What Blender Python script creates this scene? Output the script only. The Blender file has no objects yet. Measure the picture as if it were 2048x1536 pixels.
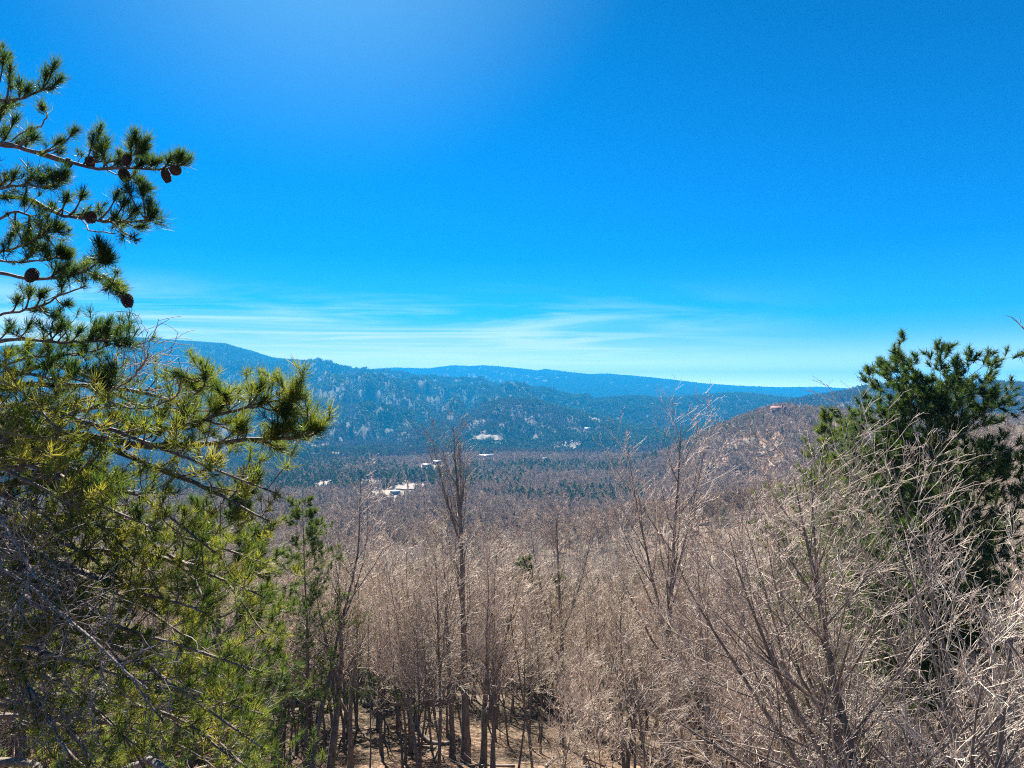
import bpy, math, random
import numpy as np

# ------------------------------------------------------------------ set-up
S = bpy.context.scene
COL = S.collection
F = 1335.0            # focal length in photo pixels (photo is 2048 wide)
HZ = 785.0            # photo row of the horizon
SUN_AZ, SUN_EL = math.radians(-16.5), math.radians(42)

cam_d = bpy.data.cameras.new('camera')
cam_d.sensor_width = 36.0
cam_d.lens = 36.0 * F / 2048.0
cam_d.shift_y = (HZ - 768.0) / 2048.0
cam_d.clip_start = 0.05
cam_d.clip_end = 200000.0
cam = bpy.data.objects.new('camera', cam_d)
COL.objects.link(cam)
cam.location = (0, 0, 0)
cam.rotation_euler = (math.pi / 2, 0, 0)
S.camera = cam

S.view_settings.view_transform = 'Standard'
S.view_settings.look = 'None'
S.view_settings.exposure = 2.25
S.view_settings.gamma = 1.0
S.render.engine = 'CYCLES'
S.cycles.max_bounces = 5
S.cycles.diffuse_bounces = 2
S.cycles.glossy_bounces = 2
S.cycles.transmission_bounces = 3
S.cycles.transparent_max_bounces = 8
S.cycles.volume_bounces = 0
S.cycles.use_denoising = False
S.cycles.denoiser = 'OPENIMAGEDENOISE'
S.cycles.denoising_input_passes = 'RGB_ALBEDO_NORMAL'
S.cycles.denoising_prefilter = 'ACCURATE'
S.cycles.use_adaptive_sampling = False
S.cycles.adaptive_threshold = 0.012
S.cycles.caustics_reflective = False
S.cycles.caustics_refractive = False
S.cycles.filter_width = 1.15


class NT:
    """small helper around a node tree"""
    def __init__(self, tree):
        self.t = tree
        tree.nodes.clear()

    def n(self, kind, ins=None, **props):
        nd = self.t.nodes.new(kind)
        for k, v in props.items():
            setattr(nd, k, v)
        for k, v in (ins or {}).items():
            if isinstance(v, tuple) and len(v) == 2 and isinstance(v[0], bpy.types.Node):
                v = v[0].outputs[v[1]]
            if isinstance(v, bpy.types.Node):
                v = v.outputs[0]
            if isinstance(v, bpy.types.NodeSocket):
                self.t.links.new(v, nd.inputs[k])
            else:
                nd.inputs[k].default_value = v
        return nd

    def math(self, op, a, b=0.0, c=0.0, clamp=False):
        nd = self.n('ShaderNodeMath', {0: a, 1: b, 2: c}, operation=op)
        nd.use_clamp = clamp
        return nd

    def mix(self, fac, a, b, blend='MIX'):
        nd = self.t.nodes.new('ShaderNodeMix')
        nd.data_type = 'RGBA'
        nd.blend_type = blend
        for sock, v in ((nd.inputs[0], fac), (nd.inputs[6], a), (nd.inputs[7], b)):
            if isinstance(v, bpy.types.Node):
                v = v.outputs[2] if v.bl_idname == 'ShaderNodeMix' else v.outputs[0]
            if isinstance(v, bpy.types.NodeSocket):
                self.t.links.new(v, sock)
            else:
                sock.default_value = v
        return nd.outputs[2]

    def ramp(self, fac, stops, interp='LINEAR'):
        nd = self.n('ShaderNodeValToRGB', {0: fac})
        cr = nd.color_ramp
        cr.interpolation = interp
        while len(cr.elements) < len(stops):
            cr.elements.new(0.5)
        for e, (p, c) in zip(cr.elements, stops):
            e.position = p
            e.color = (c[0], c[1], c[2], 1.0) if len(c) == 3 else c
        return nd.outputs[0]

    def maprange(self, v, a, b, c=0.0, d=1.0, smooth=True):
        nd = self.n('ShaderNodeMapRange', {0: v, 1: a, 2: b, 3: c, 4: d})
        nd.interpolation_type = 'SMOOTHSTEP' if smooth else 'LINEAR'
        return nd.outputs[0]


# ------------------------------------------------------------------ sky and sun
world = bpy.data.worlds.new('World')
S.world = world
world.use_nodes = True
w = NT(world.node_tree)
sky = w.n('ShaderNodeTexSky', sky_type='NISHITA', sun_disc=False, sun_elevation=SUN_EL,
          sun_rotation=SUN_AZ, altitude=900.0, air_density=1.0, dust_density=0.6, ozone_density=4.0)
tc = w.n('ShaderNodeTexCoord')
sep = w.n('ShaderNodeSeparateXYZ', {0: (tc, 'Generated')})
el = w.math('ARCSINE', sep.outputs[2]).outputs[0]                 # elevation of the view direction
# clear deep blue: the atmosphere's colour made more saturated
deep = w.n('ShaderNodeMix', data_type='RGBA', blend_type='MULTIPLY')
w.t.links.new(sky.outputs[0], deep.inputs[6])
deep.inputs[0].default_value = 1.0
tint = w.ramp(w.maprange(el, -0.02, 0.62, smooth=False), [
    (0.0, (0.95, 1.0, 1.0)), (0.10, (0.62, 0.98, 1.05)), (0.20, (0.07, 0.76, 1.18)),
    (0.34, (0.0, 0.57, 1.17)), (0.62, (0.0, 0.53, 1.02)), (1.0, (0.0, 0.46, .84))])
w.t.links.new(tint, deep.inputs[7])
# thin cirrus streaks low over the horizon, at the height of real cirrus
xz = w.n('ShaderNodeVectorMath', {0: (tc, 'Generated'), 1: (0, 0, 0)}, operation='ADD')
zc = w.math('MAXIMUM', sep.outputs[2], 0.02)
px = w.math('DIVIDE', sep.outputs[0], zc)
py = w.math('DIVIDE', sep.outputs[1], zc)
cv = w.n('ShaderNodeCombineXYZ', {0: w.math('MULTIPLY', px, 0.20), 1: w.math('MULTIPLY', py, 0.30), 2: 0.0})
rotc = w.n('ShaderNodeVectorRotate', {'Vector': cv, 'Angle': math.radians(28)}, rotation_type='Z_AXIS')
cn = w.n('ShaderNodeTexNoise', {'Vector': rotc, 'Scale': 1.0, 'Detail': 6.0, 'Roughness': 0.6, 'Distortion': 1.1})
band = w.math('MULTIPLY', w.maprange(el, 0.02, 0.05), w.maprange(el, 0.17, 0.07))
az_l = w.maprange(w.math('ARCTAN2', sep.outputs[0], sep.outputs[1]), 0.50, -0.10)
cl = w.math('MULTIPLY', w.math('MULTIPLY', w.maprange(cn.outputs[0], 0.40, 0.66), band), az_l)
veil = w.math('MULTIPLY', w.math('MULTIPLY', w.maprange(el, .12, .03), az_l), .75)
cl2 = w.math('MULTIPLY_ADD', cl, 1.0, veil, clamp=True)
skyc0 = w.mix(cl2, deep.outputs[2], (9.0, 11.0, 11.5, 1.0))
# the bright whitish band of far air along the horizon, and the whitish aureole below the sun
ring = w.math('POWER', w.maprange(el, .10, .0, smooth=False), 3.0)
skyc1 = w.mix(1.0, skyc0, w.mix(ring, (0, 0, 0, 1), (60.0, 56.0, 34.0, 1)), 'ADD')
sd = (math.sin(SUN_AZ) * math.cos(SUN_EL), math.cos(SUN_AZ) * math.cos(SUN_EL), math.sin(SUN_EL))
dot = w.n('ShaderNodeVectorMath', {0: (tc, 'Generated'), 1: sd}, operation='DOT_PRODUCT')
gl = w.math('POWER', w.maprange((dot, 'Value'), .90, 1.0, smooth=False), 1.8)
skyc = w.mix(1.0, skyc1, w.mix(gl, (0, 0, 0, 1), (1.5, 1.7, 1.0, 1)), 'ADD')
bg = w.n('ShaderNodeBackground', {'Color': skyc, 'Strength': 0.0252})
wo = w.n('ShaderNodeOutputWorld', {'Surface': bg})

sun_d = bpy.data.lights.new('sun', 'SUN')
sun_d.energy = 5.0
sun_d.angle = math.radians(0.53)
sun_d.color = (1.0, 0.93, 0.84)
sun = bpy.data.objects.new('sun', sun_d)
COL.objects.link(sun)
sun.rotation_euler = (math.pi / 2 - SUN_EL, 0, math.pi - SUN_AZ)
sun.rotation_euler = (-(math.pi / 2 - SUN_EL), 0, -SUN_AZ)
sun.location = (-20, 60, 60)


# ------------------------------------------------------------------ helpers
def mesh(name, V, faces, mat=None, parent=None, attr=None, link=True, smooth=False):
    """faces: list of int arrays (M,3) or (M,4); attr: per-vertex float arrays"""
    me = bpy.data.meshes.new(name)
    V = np.asarray(V, np.float32).reshape(-1, 3)
    faces = [np.asarray(f, np.int32) for f in faces if len(f)]
    me.vertices.add(len(V))
    me.vertices.foreach_set('co', V.ravel())
    idx = np.concatenate([f.ravel() for f in faces]) if faces else np.zeros(0, np.int32)
    tot = np.concatenate([np.full(len(f), f.shape[1], np.int32) for f in faces]) if faces else np.zeros(0, np.int32)
    st = np.concatenate([[0], np.cumsum(tot)[:-1]]).astype(np.int32) if len(tot) else tot
    me.loops.add(len(idx))
    me.loops.foreach_set('vertex_index', idx)
    me.polygons.add(len(tot))
    me.polygons.foreach_set('loop_start', st)
    me.polygons.foreach_set('loop_total', tot)
    if smooth:
        me.polygons.foreach_set('use_smooth', np.ones(len(tot), bool))
    for k, a in (attr or {}).items():
        if a is None:
            continue
        at = me.attributes.new(k, 'FLOAT', 'POINT')
        at.data.foreach_set('value', np.asarray(a, np.float32))
    me.update(calc_edges=True)
    if mat:
        me.materials.append(mat)
    o = bpy.data.objects.new(name, me)
    if link:
        COL.objects.link(o)
    if parent:
        o.parent = parent
    return o


def tag(o, label=None, cat=None, group=None, kind=None):
    if label: o['label'] = label
    if cat: o['category'] = cat
    if group: o['group'] = group
    if kind: o['kind'] = kind
    return o


def empty(name, loc, rz=0.0):
    o = bpy.data.objects.new(name, None)
    COL.objects.link(o)
    o.location = [float(v) for v in loc]
    o.rotation_euler = (0, 0, rz)
    o.empty_display_size = 0.3
    return o


class MB:
    """collects pieces of one mesh"""
    def __init__(self):
        self.V, self.Q, self.T, self.A, self.k = [], [], [], [], 0

    def add(self, V, Q=None, T=None, a=None):
        V = np.asarray(V, float).reshape(-1, 3)
        self.V.append(V)
        if Q is not None and len(Q): self.Q.append(np.asarray(Q) + self.k)
        if T is not None and len(T): self.T.append(np.asarray(T) + self.k)
        self.A.append(np.full(len(V), 0.5) if a is None else np.broadcast_to(a, (len(V),)))
        self.k += len(V)
        return self

    def build(self, name, mat, parent=None, link=True, smooth=False):
        fs = []
        if self.Q: fs.append(np.concatenate(self.Q))
        if self.T: fs.append(np.concatenate(self.T))
        return mesh(name, np.concatenate(self.V), fs, mat, parent, {'tint': np.concatenate(self.A)}, link, smooth)


def nrm(v):
    return v / np.maximum(np.linalg.norm(v, axis=-1, keepdims=True), 1e-9)


def tubes(P, R, sides):
    """P (N,K,3) polylines, R (N,K) radii -> verts, quads"""
    N, K, _ = P.shape
    T = np.empty_like(P)
    T[:, 1:-1] = P[:, 2:] - P[:, :-2]
    T[:, 0] = P[:, 1] - P[:, 0]
    T[:, -1] = P[:, -1] - P[:, -2]
    T = nrm(T)
    ref = np.where(np.abs(T[:, :1, 2:3]) > 0.9, np.array([1.0, 0, 0]), np.array([0, 0, 1.0]))
    A = nrm(np.cross(T, np.broadcast_to(ref, T.shape)))
    B = np.cross(T, A)
    ang = np.arange(sides) * 2 * np.pi / sides
    V = P[:, :, None] + R[:, :, None, None] * (np.cos(ang)[:, None] * A[:, :, None] + np.sin(ang)[:, None] * B[:, :, None])
    base = (np.arange(N) * K * sides)[:, None, None]
    i = np.arange(K - 1)[None, :, None] * sides
    j = np.arange(sides)[None, None, :]
    j2 = (j + 1) % sides
    Q = np.stack([base + i + j, base + i + j2, base + i + sides + j2, base + i + sides + j], -1).reshape(-1, 4)
    return V.reshape(-1, 3), Q


def perp(d):
    ref = np.where(np.abs(d[..., 2:3]) > 0.9, np.array([1.0, 0, 0]), np.array([0, 0, 1.0]))
    a = nrm(np.cross(d, ref))
    return a, np.cross(d, a)


def curves(rng, start, d, length, K, jit, trop=0.0):
    """grow N wandering polylines"""
    N = len(start)
    P = np.empty((N, K, 3))
    P[:, 0] = start
    d = d.copy()
    for k in range(1, K):
        d = d + rng.normal(0, jit, (N, 3))
        d[:, 2] += trop
        d = nrm(d)
        P[:, k] = P[:, k - 1] + d * (length / (K - 1))[:, None]
    return P


def children(rng, P, R, n, tmin, tmax, ang, angj, start_roll=None):
    """n children per polyline: positions, directions, parent radius, t"""
    N, K, _ = P.shape
    t = np.linspace(tmin, tmax, n)[None, :] + rng.uniform(-.5, .5, (N, n)) * (tmax - tmin) / max(n, 1)
    t = np.clip(t, 0.0, 0.985)
    f = t * (K - 1)
    i = np.minimum(f.astype(int), K - 2)
    u = (f - i)[..., None]
    rows = np.arange(N)[:, None]
    p = P[rows, i] * (1 - u) + P[rows, i + 1] * u
    r = R[rows, i] * (1 - u[..., 0]) + R[rows, i + 1] * u[..., 0]
    d = nrm(P[rows, i + 1] - P[rows, i])
    a, b = perp(d)
    roll = rng.uniform(0, 6.28, (N, 1)) + np.arange(n) * 2.4 + rng.normal(0, .5, (N, n))
    an = ang + rng.normal(0, angj, (N, n))
    nd = d * np.cos(an)[..., None] + (a * np.cos(roll)[..., None] + b * np.sin(roll)[..., None]) * np.sin(an)[..., None]
    return p.reshape(-1, 3), nrm(nd).reshape(-1, 3), r.ravel(), t.ravel()


# value noise
_rt = np.random.default_rng(7).uniform(-1, 1, (256, 256))


def vnoise(x, y):
    xi, yi = np.floor(x).astype(int), np.floor(y).astype(int)
    fx, fy = x - xi, y - yi
    fx = fx * fx * fx * (fx * (fx * 6 - 15) + 10)
    fy = fy * fy * fy * (fy * (fy * 6 - 15) + 10)
    a, b = _rt[xi & 255, yi & 255], _rt[(xi + 1) & 255, yi & 255]
    c, d = _rt[xi & 255, (yi + 1) & 255], _rt[(xi + 1) & 255, (yi + 1) & 255]
    return (a * (1 - fx) + b * fx) * (1 - fy) + (c * (1 - fx) + d * fx) * fy


def fbm(x, y, o=4, g=0.5):
    s, a, t = 0, 1.0, 0
    for k in range(o):
        s = s + a * vnoise(x * 2 ** k + 13.7 * k, y * 2 ** k + 5.1 * k)
        t += a
        a *= g
    return s / t


# ------------------------------------------------------------------ the lie of the land
BASE_R = np.array([0, 10, 30, 60, 140, 300, 500, 800, 1100, 1500, 2500, 4000, 6500, 10000, 20000, 60000], float)
BASE_Z = np.array([-7, -9.5, -17.5, -27, -50, -74, -98, -120, -136, -147, -154, -140, -95, -75, -110, -110], float)

# ridges: distance, front and back width, crest (photo column, photo row), tree height taken off, gully depth
RIDGES = [
    (8400, 2200, 2000, [(-400, 770), (600, 762), (680, 750), (735, 742), (790, 737), (860, 737), (905, 731), (935, 733), (965, 732),
                   (1040, 739), (1075, 744), (1092, 742), (1140, 749), (1180, 753), (1215, 752), (1300, 759), (1400, 769),
                   (1480, 774), (1560, 777), (1640, 776), (1700, 780), (2600, 782)], 0, .12),
    (5600, 1700, 1500, [(-700, 715), (0, 694), (150, 684), (270, 680), (330, 684), (400, 690), (450, 694), (500, 707),
                  (540, 720), (580, 724), (620, 727), (660, 737), (700, 748), (760, 770), (850, 800)], 4, .12),
    (4600, 1100, 900, [(-400, 775), (0, 775), (200, 760), (330, 746), (420, 733), (500, 729), (560, 726), (620, 724), (660, 727),
                  (700, 738), (760, 742), (800, 745), (830, 751), (900, 758), (960, 760), (1000, 770), (1100, 790), (1150, 800)], 6, .6),
    (3700, 1000, 700, [(-400, 800), (200, 790), (400, 771), (500, 761), (600, 751), (650, 748), (700, 751), (760, 759), (850, 762),
                 (900, 769), (960, 776), (1040, 771), (1085, 776), (1150, 792), (1220, 800)], 8, .85),
    (3500, 800, 600, [(1120, 815), (1200, 798), (1260, 792), (1330, 797), (1420, 790), (1480, 786), (1540, 793), (1620, 800)], 6, .3),
    (2700, 650, 500, [(300, 835), (420, 815), (520, 806), (620, 800), (700, 806), (790, 812), (850, 824), (930, 840)], 8, .85),
    (2300, 520, 380, [(900, 850), (940, 826), (975, 806), (1000, 799), (1030, 796), (1070, 800), (1120, 813), (1180, 828), (1250, 845)], 9, .3),
    (2200, 700, 600, [(1450, 840), (1560, 807), (1620, 793), (1690, 782), (1740, 769), (1780, 768), (1850, 775), (1950, 765),
                (2000, 762), (2048, 765), (2600, 755)], 9, .2),
    (1480, 240, 200, [(380, 930), (470, 912), (560, 899), (650, 892), (760, 896), (850, 906), (900, 922)], 8, .3),
    (1780, 240, 190, [(900, 905), (960, 893), (1040, 887), (1120, 893), (1190, 906)], 8, .3),
    (2050, 260, 200, [(1160, 890), (1240, 874), (1330, 866), (1420, 874), (1490, 890)], 8, .3),
    (2950, 320, 260, [(1060, 848), (1150, 834), (1230, 827), (1300, 833), (1390, 846)], 8, .3),
    (3300, 380, 300, [(620, 842), (720, 824), (830, 818), (900, 826), (960, 838)], 8, .4),
    (900, 420, 260, [(1240, 950), (1330, 905), (1380, 880), (1420, 862), (1460, 845), (1500, 829), (1540, 814), (1560, 810), (1600, 813),
               (1650, 817), (1700, 822), (1800, 830), (2048, 832), (2600, 830)], 9, .12),
    (240, 150, 170, [(1300, 1125), (1400, 1100), (1500, 1072), (1600, 1035), (1700, 1005), (1800, 975), (1900, 945), (2048, 912), (2600, 850)], 0, .05),
]


def H(x, y):
    x = np.asarray(x, float); y = np.asarray(y, float)
    r = np.hypot(x, y)
    th = np.arctan2(x, y)
    tc_ = np.clip(th, -1.0, 1.0)
    u = 1024 + F * np.tan(tc_)
    back = 1 - np.clip((np.abs(th) - 1.0) / 1.2, 0, 1) ** 2 * (3 - 2 * np.clip((np.abs(th) - 1.0) / 1.2, 0, 1))
    lr = np.log1p(r)
    base = np.interp(lr, np.log1p(BASE_R), BASE_Z)
    big = np.clip((r - 200) / 1500, 0, 1)
    base = base + big * (fbm(x / 800, y / 800, 4) * 44 * np.clip(1 - (r - 9000) / 9000, .2, 1) + 4) + np.clip(r / 60, 0, 1) * fbm(x / 45 + 3, y / 45, 3) * 1.6
    z = base
    for k, (D, wf, wb, pts, tree, gul) in enumerate(RIDGES):
        p = np.array(pts, float)
        row = np.interp(u, p[:, 0], p[:, 1])
        cz = (HZ - row) / F * D * np.cos(tc_) - tree
        # the ridge line itself wanders in distance
        Dk = D * (1 + .06 * vnoise(th * 9 + k * 7.3, th * 0 + k))
        dr = r - Dk
        t = np.where(dr < 0, dr / wf, dr / wb)
        sh = np.exp(-(t * t) * 1.15)
        h = (cz - base)
        edge = np.clip((u - (p[0, 0] - 260)) / 260, 0, 1) * np.clip((p[-1, 0] + 260 - u) / 260, 0, 1)
        h = h * np.where(h > 0, 1, 0.0) * back * edge
        g = 0
        if gul > .06:
            sc = D * .055
            g1 = 1 - np.abs(fbm(th * D / sc + 9 * k + .0013 * dr, dr / (sc * 3.0) + 31 * k, 3)) * 2.4
            g2 = 1 - np.abs(fbm(th * D / (sc * .42) + 5 * k, dr / (sc * .9) + 11 * k, 3)) * 2.2
            g = gul * (0.68 * (g1 - .55) + .32 * (g2 - .55)) * np.clip(4 * sh * (1 - sh) * 1.5, 0, 1)
        zz = base + h * np.clip(sh + g, 0, 1.2)
        z = np.maximum(z, zz) if D < 100 else np.where(h > 0.5, np.logaddexp(z / (D * .004), zz / (D * .004)) * (D * .004) - np.log(2) * (D * .004) * np.exp(-np.abs(z - zz) / (D * .004)), z)
    return z


def ray(px, py):
    return (px - 1024) / F, (HZ - py) / F


def hit(px, py, y0=20, y1=20000, lift=0.0):
    a, b = ray(px, py)
    Y = np.geomspace(y0, y1, 4000)
    z = H(a * Y, Y) + lift
    k = np.argmax(z >= b * Y)
    return a * Y[k], Y[k], z[k] - lift


def at(px, py, Y):
    a, b = ray(px, py)
    return np.array([a * Y, Y, b * Y])


# ------------------------------------------------------------------ materials
def material(name):
    m = bpy.data.materials.new(name)
    m.use_nodes = True
    return m, NT(m.node_tree)


def finish(nt, shader):
    nt.n('ShaderNodeOutputMaterial', {'Surface': shader})


def bark_mat(name, lo, hi, scale=6.0, rough=0.8, stretch=0.22, rand=0.25, bump=.6):
    m, n = material(name)
    g = n.n('ShaderNodeNewGeometry')
    oi = n.n('ShaderNodeObjectInfo')
    mp = n.n('ShaderNodeMapping', {'Vector': (g, 'Position'), 'Scale': (1, 1, stretch)})
    nz = n.n('ShaderNodeTexNoise', {'Vector': mp, 'Scale': scale, 'Detail': 4.0, 'Roughness': .65})
    c = n.ramp(nz.outputs[0], [(.32, lo), (.68, hi)])
    v = n.math('MULTIPLY_ADD', (oi, 'Random'), rand, 1 - rand / 2)
    hs = n.n('ShaderNodeHueSaturation', {'Hue': n.math('MULTIPLY_ADD', n.math('FRACT', n.math('MULTIPLY', (oi, 'Random'), 7.3)), .03, .485), 'Saturation': 1.0, 'Value': v, 'Color': c})
    bp = n.n('ShaderNodeBump', {'Height': nz.outputs[0], 'Strength': bump, 'Distance': .02})
    p = n.n('ShaderNodeBsdfPrincipled', {'Base Color': hs, 'Roughness': rough, 'Normal': bp, 'Specular IOR Level': .35})
    finish(n, p)
    return m


def needle_mat(name, stops, trans=.4, rough=.42, spec=.5):
    m, n = material(name)
    at_ = n.n('ShaderNodeAttribute', attribute_name='tint')
    c = n.ramp((at_, 'Fac'), stops)
    p = n.n('ShaderNodeBsdfPrincipled', {'Base Color': c, 'Roughness': rough, 'Specular IOR Level': spec})
    t = n.n('ShaderNodeBsdfTranslucent', {'Color': n.mix(1.0, c, (1.5, 1.5, .8, 1), 'MULTIPLY')})
    mx = n.n('ShaderNodeMixShader', {0: trans, 1: p, 2: t})
    finish(n, mx)
    return m


M_BARK = bark_mat('bare_tree_bark', (.055, .045, .040), (.19, .16, .14), 7.0)
M_TWIG = bark_mat('bare_twig', (.27, .215, .17), (.63, .52, .42), 1.6, .7, .5, .7, 0)
M_TWIGFAR = bark_mat('far_bare_twig', (.27, .20, .14), (.48, .375, .28), .05, .9, 1, .5, 0)
M_PBARK = bark_mat('pine_bark', (.045, .035, .03), (.22, .165, .13), 22.0)
M_PTWIG = bark_mat('pine_twig', (.16, .11, .085), (.34, .25, .20), 25.0, .7)
M_DEAD = bark_mat('dead_twig', (.13, .11, .10), (.27, .235, .215), 15.0, .9)
M_GROVE = bark_mat('far_hardwood', (.12, .098, .08), (.21, .17, .135), .05, .9, 1, .5, 0)
M_NEEDLE = needle_mat('pine_needles', [(0, (.020, .05, .016)), (.45, (.06, .095, .02)), (.8, (.145, .16, .028)), (1, (.24, .215, .045))], .42, .6, .25)
M_NEEDLE2 = needle_mat('distant_pine_needles', [(0, (.016, .045, .016)), (.5, (.045, .085, .018)), (1, (.13, .15, .025))], .35, .6, .3)
M_FARPINE = needle_mat('far_conifer', [(0, (.06, .10, .045)), (.5, (.10, .145, .06)), (1, (.16, .195, .085))], .45, .8, .2)
M_CONE = bark_mat('pine_cone', (.035, .022, .016), (.13, .075, .05), 40.0, .7)

# ground: dead leaves near by, wooded hills far off
M_GROUND, n = material('leaf_litter_ground')
g = n.n('ShaderNodeNewGeometry')
vo = n.n('ShaderNodeTexVoronoi', {'Vector': (g, 'Position'), 'Scale': 4.2, 'Randomness': 1.0})
sepc = n.n('ShaderNodeSeparateColor', {0: (vo, 'Color')})
leaf = n.ramp((sepc, 0), [(0, (.03, .016, .011)), (.3, (.10, .05, .032)), (.65, (.17, .092, .058)), (1, (.32, .21, .145))])
n2 = n.n('ShaderNodeTexNoise', {'Vector': (g, 'Position'), 'Scale': .35, 'Detail': 5.0, 'Roughness': .6})
soil = n.mix(n.maprange(n2.outputs[0], .56, .72), leaf, (.085, .055, .038, 1))
n5 = n.n('ShaderNodeTexNoise', {'Vector': (g, 'Position'), 'Scale': 2.2, 'Detail': 6.0, 'Roughness': .75})
soil = n.mix(1.0, soil, n.ramp(n5.outputs[0], [(.34, (.45, .42, .40)), (.5, (1, 1, 1)), (.66, (1.5, 1.4, 1.3))]), 'MULTIPLY')
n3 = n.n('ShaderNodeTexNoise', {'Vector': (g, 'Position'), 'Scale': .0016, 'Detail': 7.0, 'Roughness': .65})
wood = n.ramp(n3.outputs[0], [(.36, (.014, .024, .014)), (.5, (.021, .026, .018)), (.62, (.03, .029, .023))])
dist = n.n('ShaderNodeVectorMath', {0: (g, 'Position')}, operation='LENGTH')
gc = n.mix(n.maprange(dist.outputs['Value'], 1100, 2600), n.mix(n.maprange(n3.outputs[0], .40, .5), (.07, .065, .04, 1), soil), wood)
bh = n.n('ShaderNodeTexNoise', {'Vector': (g, 'Position'), 'Scale': .03, 'Detail': 6.0, 'Roughness': .7})
bm1 = n.n('ShaderNodeBump', {'Height': bh.outputs[0], 'Strength': .4, 'Distance': 8.0})
bm2 = n.n('ShaderNodeBump', {'Height': vo.outputs['Distance'], 'Strength': .6, 'Distance': .08})
nm = n.n('ShaderNodeMix', data_type='VECTOR')
n.t.links.new(n.maprange(dist.outputs['Value'], 350, 1400), nm.inputs[0])
n.t.links.new(bm2.outputs[0], nm.inputs[4]); n.t.links.new(bm1.outputs[0], nm.inputs[5])
p = n.n('ShaderNodeBsdfPrincipled', {'Base Color': gc, 'Roughness': .9, 'Specular IOR Level': .15})
n.t.links.new(nm.outputs[1], p.inputs['Normal'])
finish(n, p)


def plain_mat(name, lo, hi, scale, rough=.8, spec=.3):
    m, n = material(name)
    g = n.n('ShaderNodeNewGeometry')
    nz = n.n('ShaderNodeTexNoise', {'Vector': (g, 'Position'), 'Scale': scale, 'Detail': 5.0, 'Roughness': .65})
    c = n.ramp(nz.outputs[0], [(.35, lo), (.65, hi)])
    p = n.n('ShaderNodeBsdfPrincipled', {'Base Color': c, 'Roughness': rough, 'Specular IOR Level': spec})
    finish(n, p)
    return m


M_FIELD = plain_mat('dry_grass', (.07, .05, .023), (.11, .08, .04), .06)
M_DIRT = plain_mat('bare_dirt', (.075, .046, .028), (.115, .075, .048), .09)
M_ROCK = plain_mat('pale_rock', (.10, .085, .07), (.24, .21, .18), 2.5)
M_WHITE = plain_mat('white_siding', (.5, .49, .47), (.62, .61, .58), .8)
M_REDW = plain_mat('red_brown_wood', (.20, .07, .05), (.30, .11, .075), .7)
M_ROOF = plain_mat('grey_roofing', (.20, .20, .21), (.33, .33, .34), 1.0)
M_ROOFL = plain_mat('pale_metal_roof', (.17, .17, .165), (.24, .24, .235), .7, .45, .5)
M_ROOFR = plain_mat('red_roofing', (.13, .045, .035), (.19, .07, .052), .6)
M_TAN = plain_mat('tan_siding', (.42, .34, .25), (.55, .46, .35), .7)
M_WIN = plain_mat('window_glass', (.02, .025, .03), (.05, .06, .07), .5, .1, .8)

# ------------------------------------------------------------------ terrain sheet
th_in = np.radians(np.arange(-46, 46.01, .14))
th_out = np.radians(np.concatenate([np.arange(-180, -46, 2.0), np.arange(48, 180, 2.0)]))
TH = np.sort(np.concatenate([th_in, th_out]))
RR = np.concatenate([[.6], np.geomspace(2, 13000, 440)])
tg, rg = np.meshgrid(TH, RR)
X, Y = rg * np.sin(tg), rg * np.cos(tg)
Z = H(X, Y)
nT, nR = len(TH), len(RR)
V = np.stack([X, Y, Z], -1).reshape(-1, 3)
i, j = np.meshgrid(np.arange(nR - 1), np.arange(nT), indexing='ij')
j2 = (j + 1) % nT
Q = np.stack([i * nT + j, (i + 1) * nT + j, (i + 1) * nT + j2, i * nT + j2], -1).reshape(-1, 4)[:, ::-1]
c0 = len(V)
V = np.vstack([V, [[0, 0, H(0, 0)]]])
T0 = np.stack([np.arange(nT), (np.arange(nT) + 1) % nT, np.full(nT, c0)], -1)
terrain = tag(mesh('terrain', V, [Q, T0], M_GROUND, smooth=True), kind='structure')
ZMIN, ZMAX = float(Z.min()), float(Z.max())
print('terrain z', ZMIN, ZMAX)

# ------------------------------------------------------------------ clearings
CLEAR = []           # x, y, half width, half depth, rotation


def clearing(name, px, py, wpx, depth, mat, seed, lift=.25):
    x, y, z = hit(px, py, 120)
    hw = wpx / F * y / 2
    rng = np.random.default_rng(seed)
    na, nr = 40, 12
    ang = np.linspace(0, 2 * np.pi, na, endpoint=False)
    wob = 1 + .18 * np.sin(ang * 2 + seed) + .12 * np.sin(ang * 3 + 2 * seed) + rng.normal(0, .06, na)
    az = math.atan2(x, y)
    rr = np.linspace(0, 1, nr)[:, None]
    lx, ly = (hw * wob * np.cos(ang))[None] * rr, (depth * wob * np.sin(ang))[None] * rr
    gx, gy = x + lx * math.cos(az) + ly * math.sin(az), y - lx * math.sin(az) + ly * math.cos(az)
    gz = H(gx, gy) + lift + .0012 * y
    V = np.stack([gx, gy, gz], -1).reshape(-1, 3)
    i, j = np.meshgrid(np.arange(nr - 1), np.arange(na), indexing='ij')
    Q = np.stack([i * na + j, (i + 1) * na + j, (i + 1) * na + (j + 1) % na, i * na + (j + 1) % na], -1).reshape(-1, 4)
    o = tag(mesh(name, V, [Q], mat, smooth=True), kind='structure')
    CLEAR.append((x, y, hw * 1.05, depth * 1.05, az))
    return o


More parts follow.
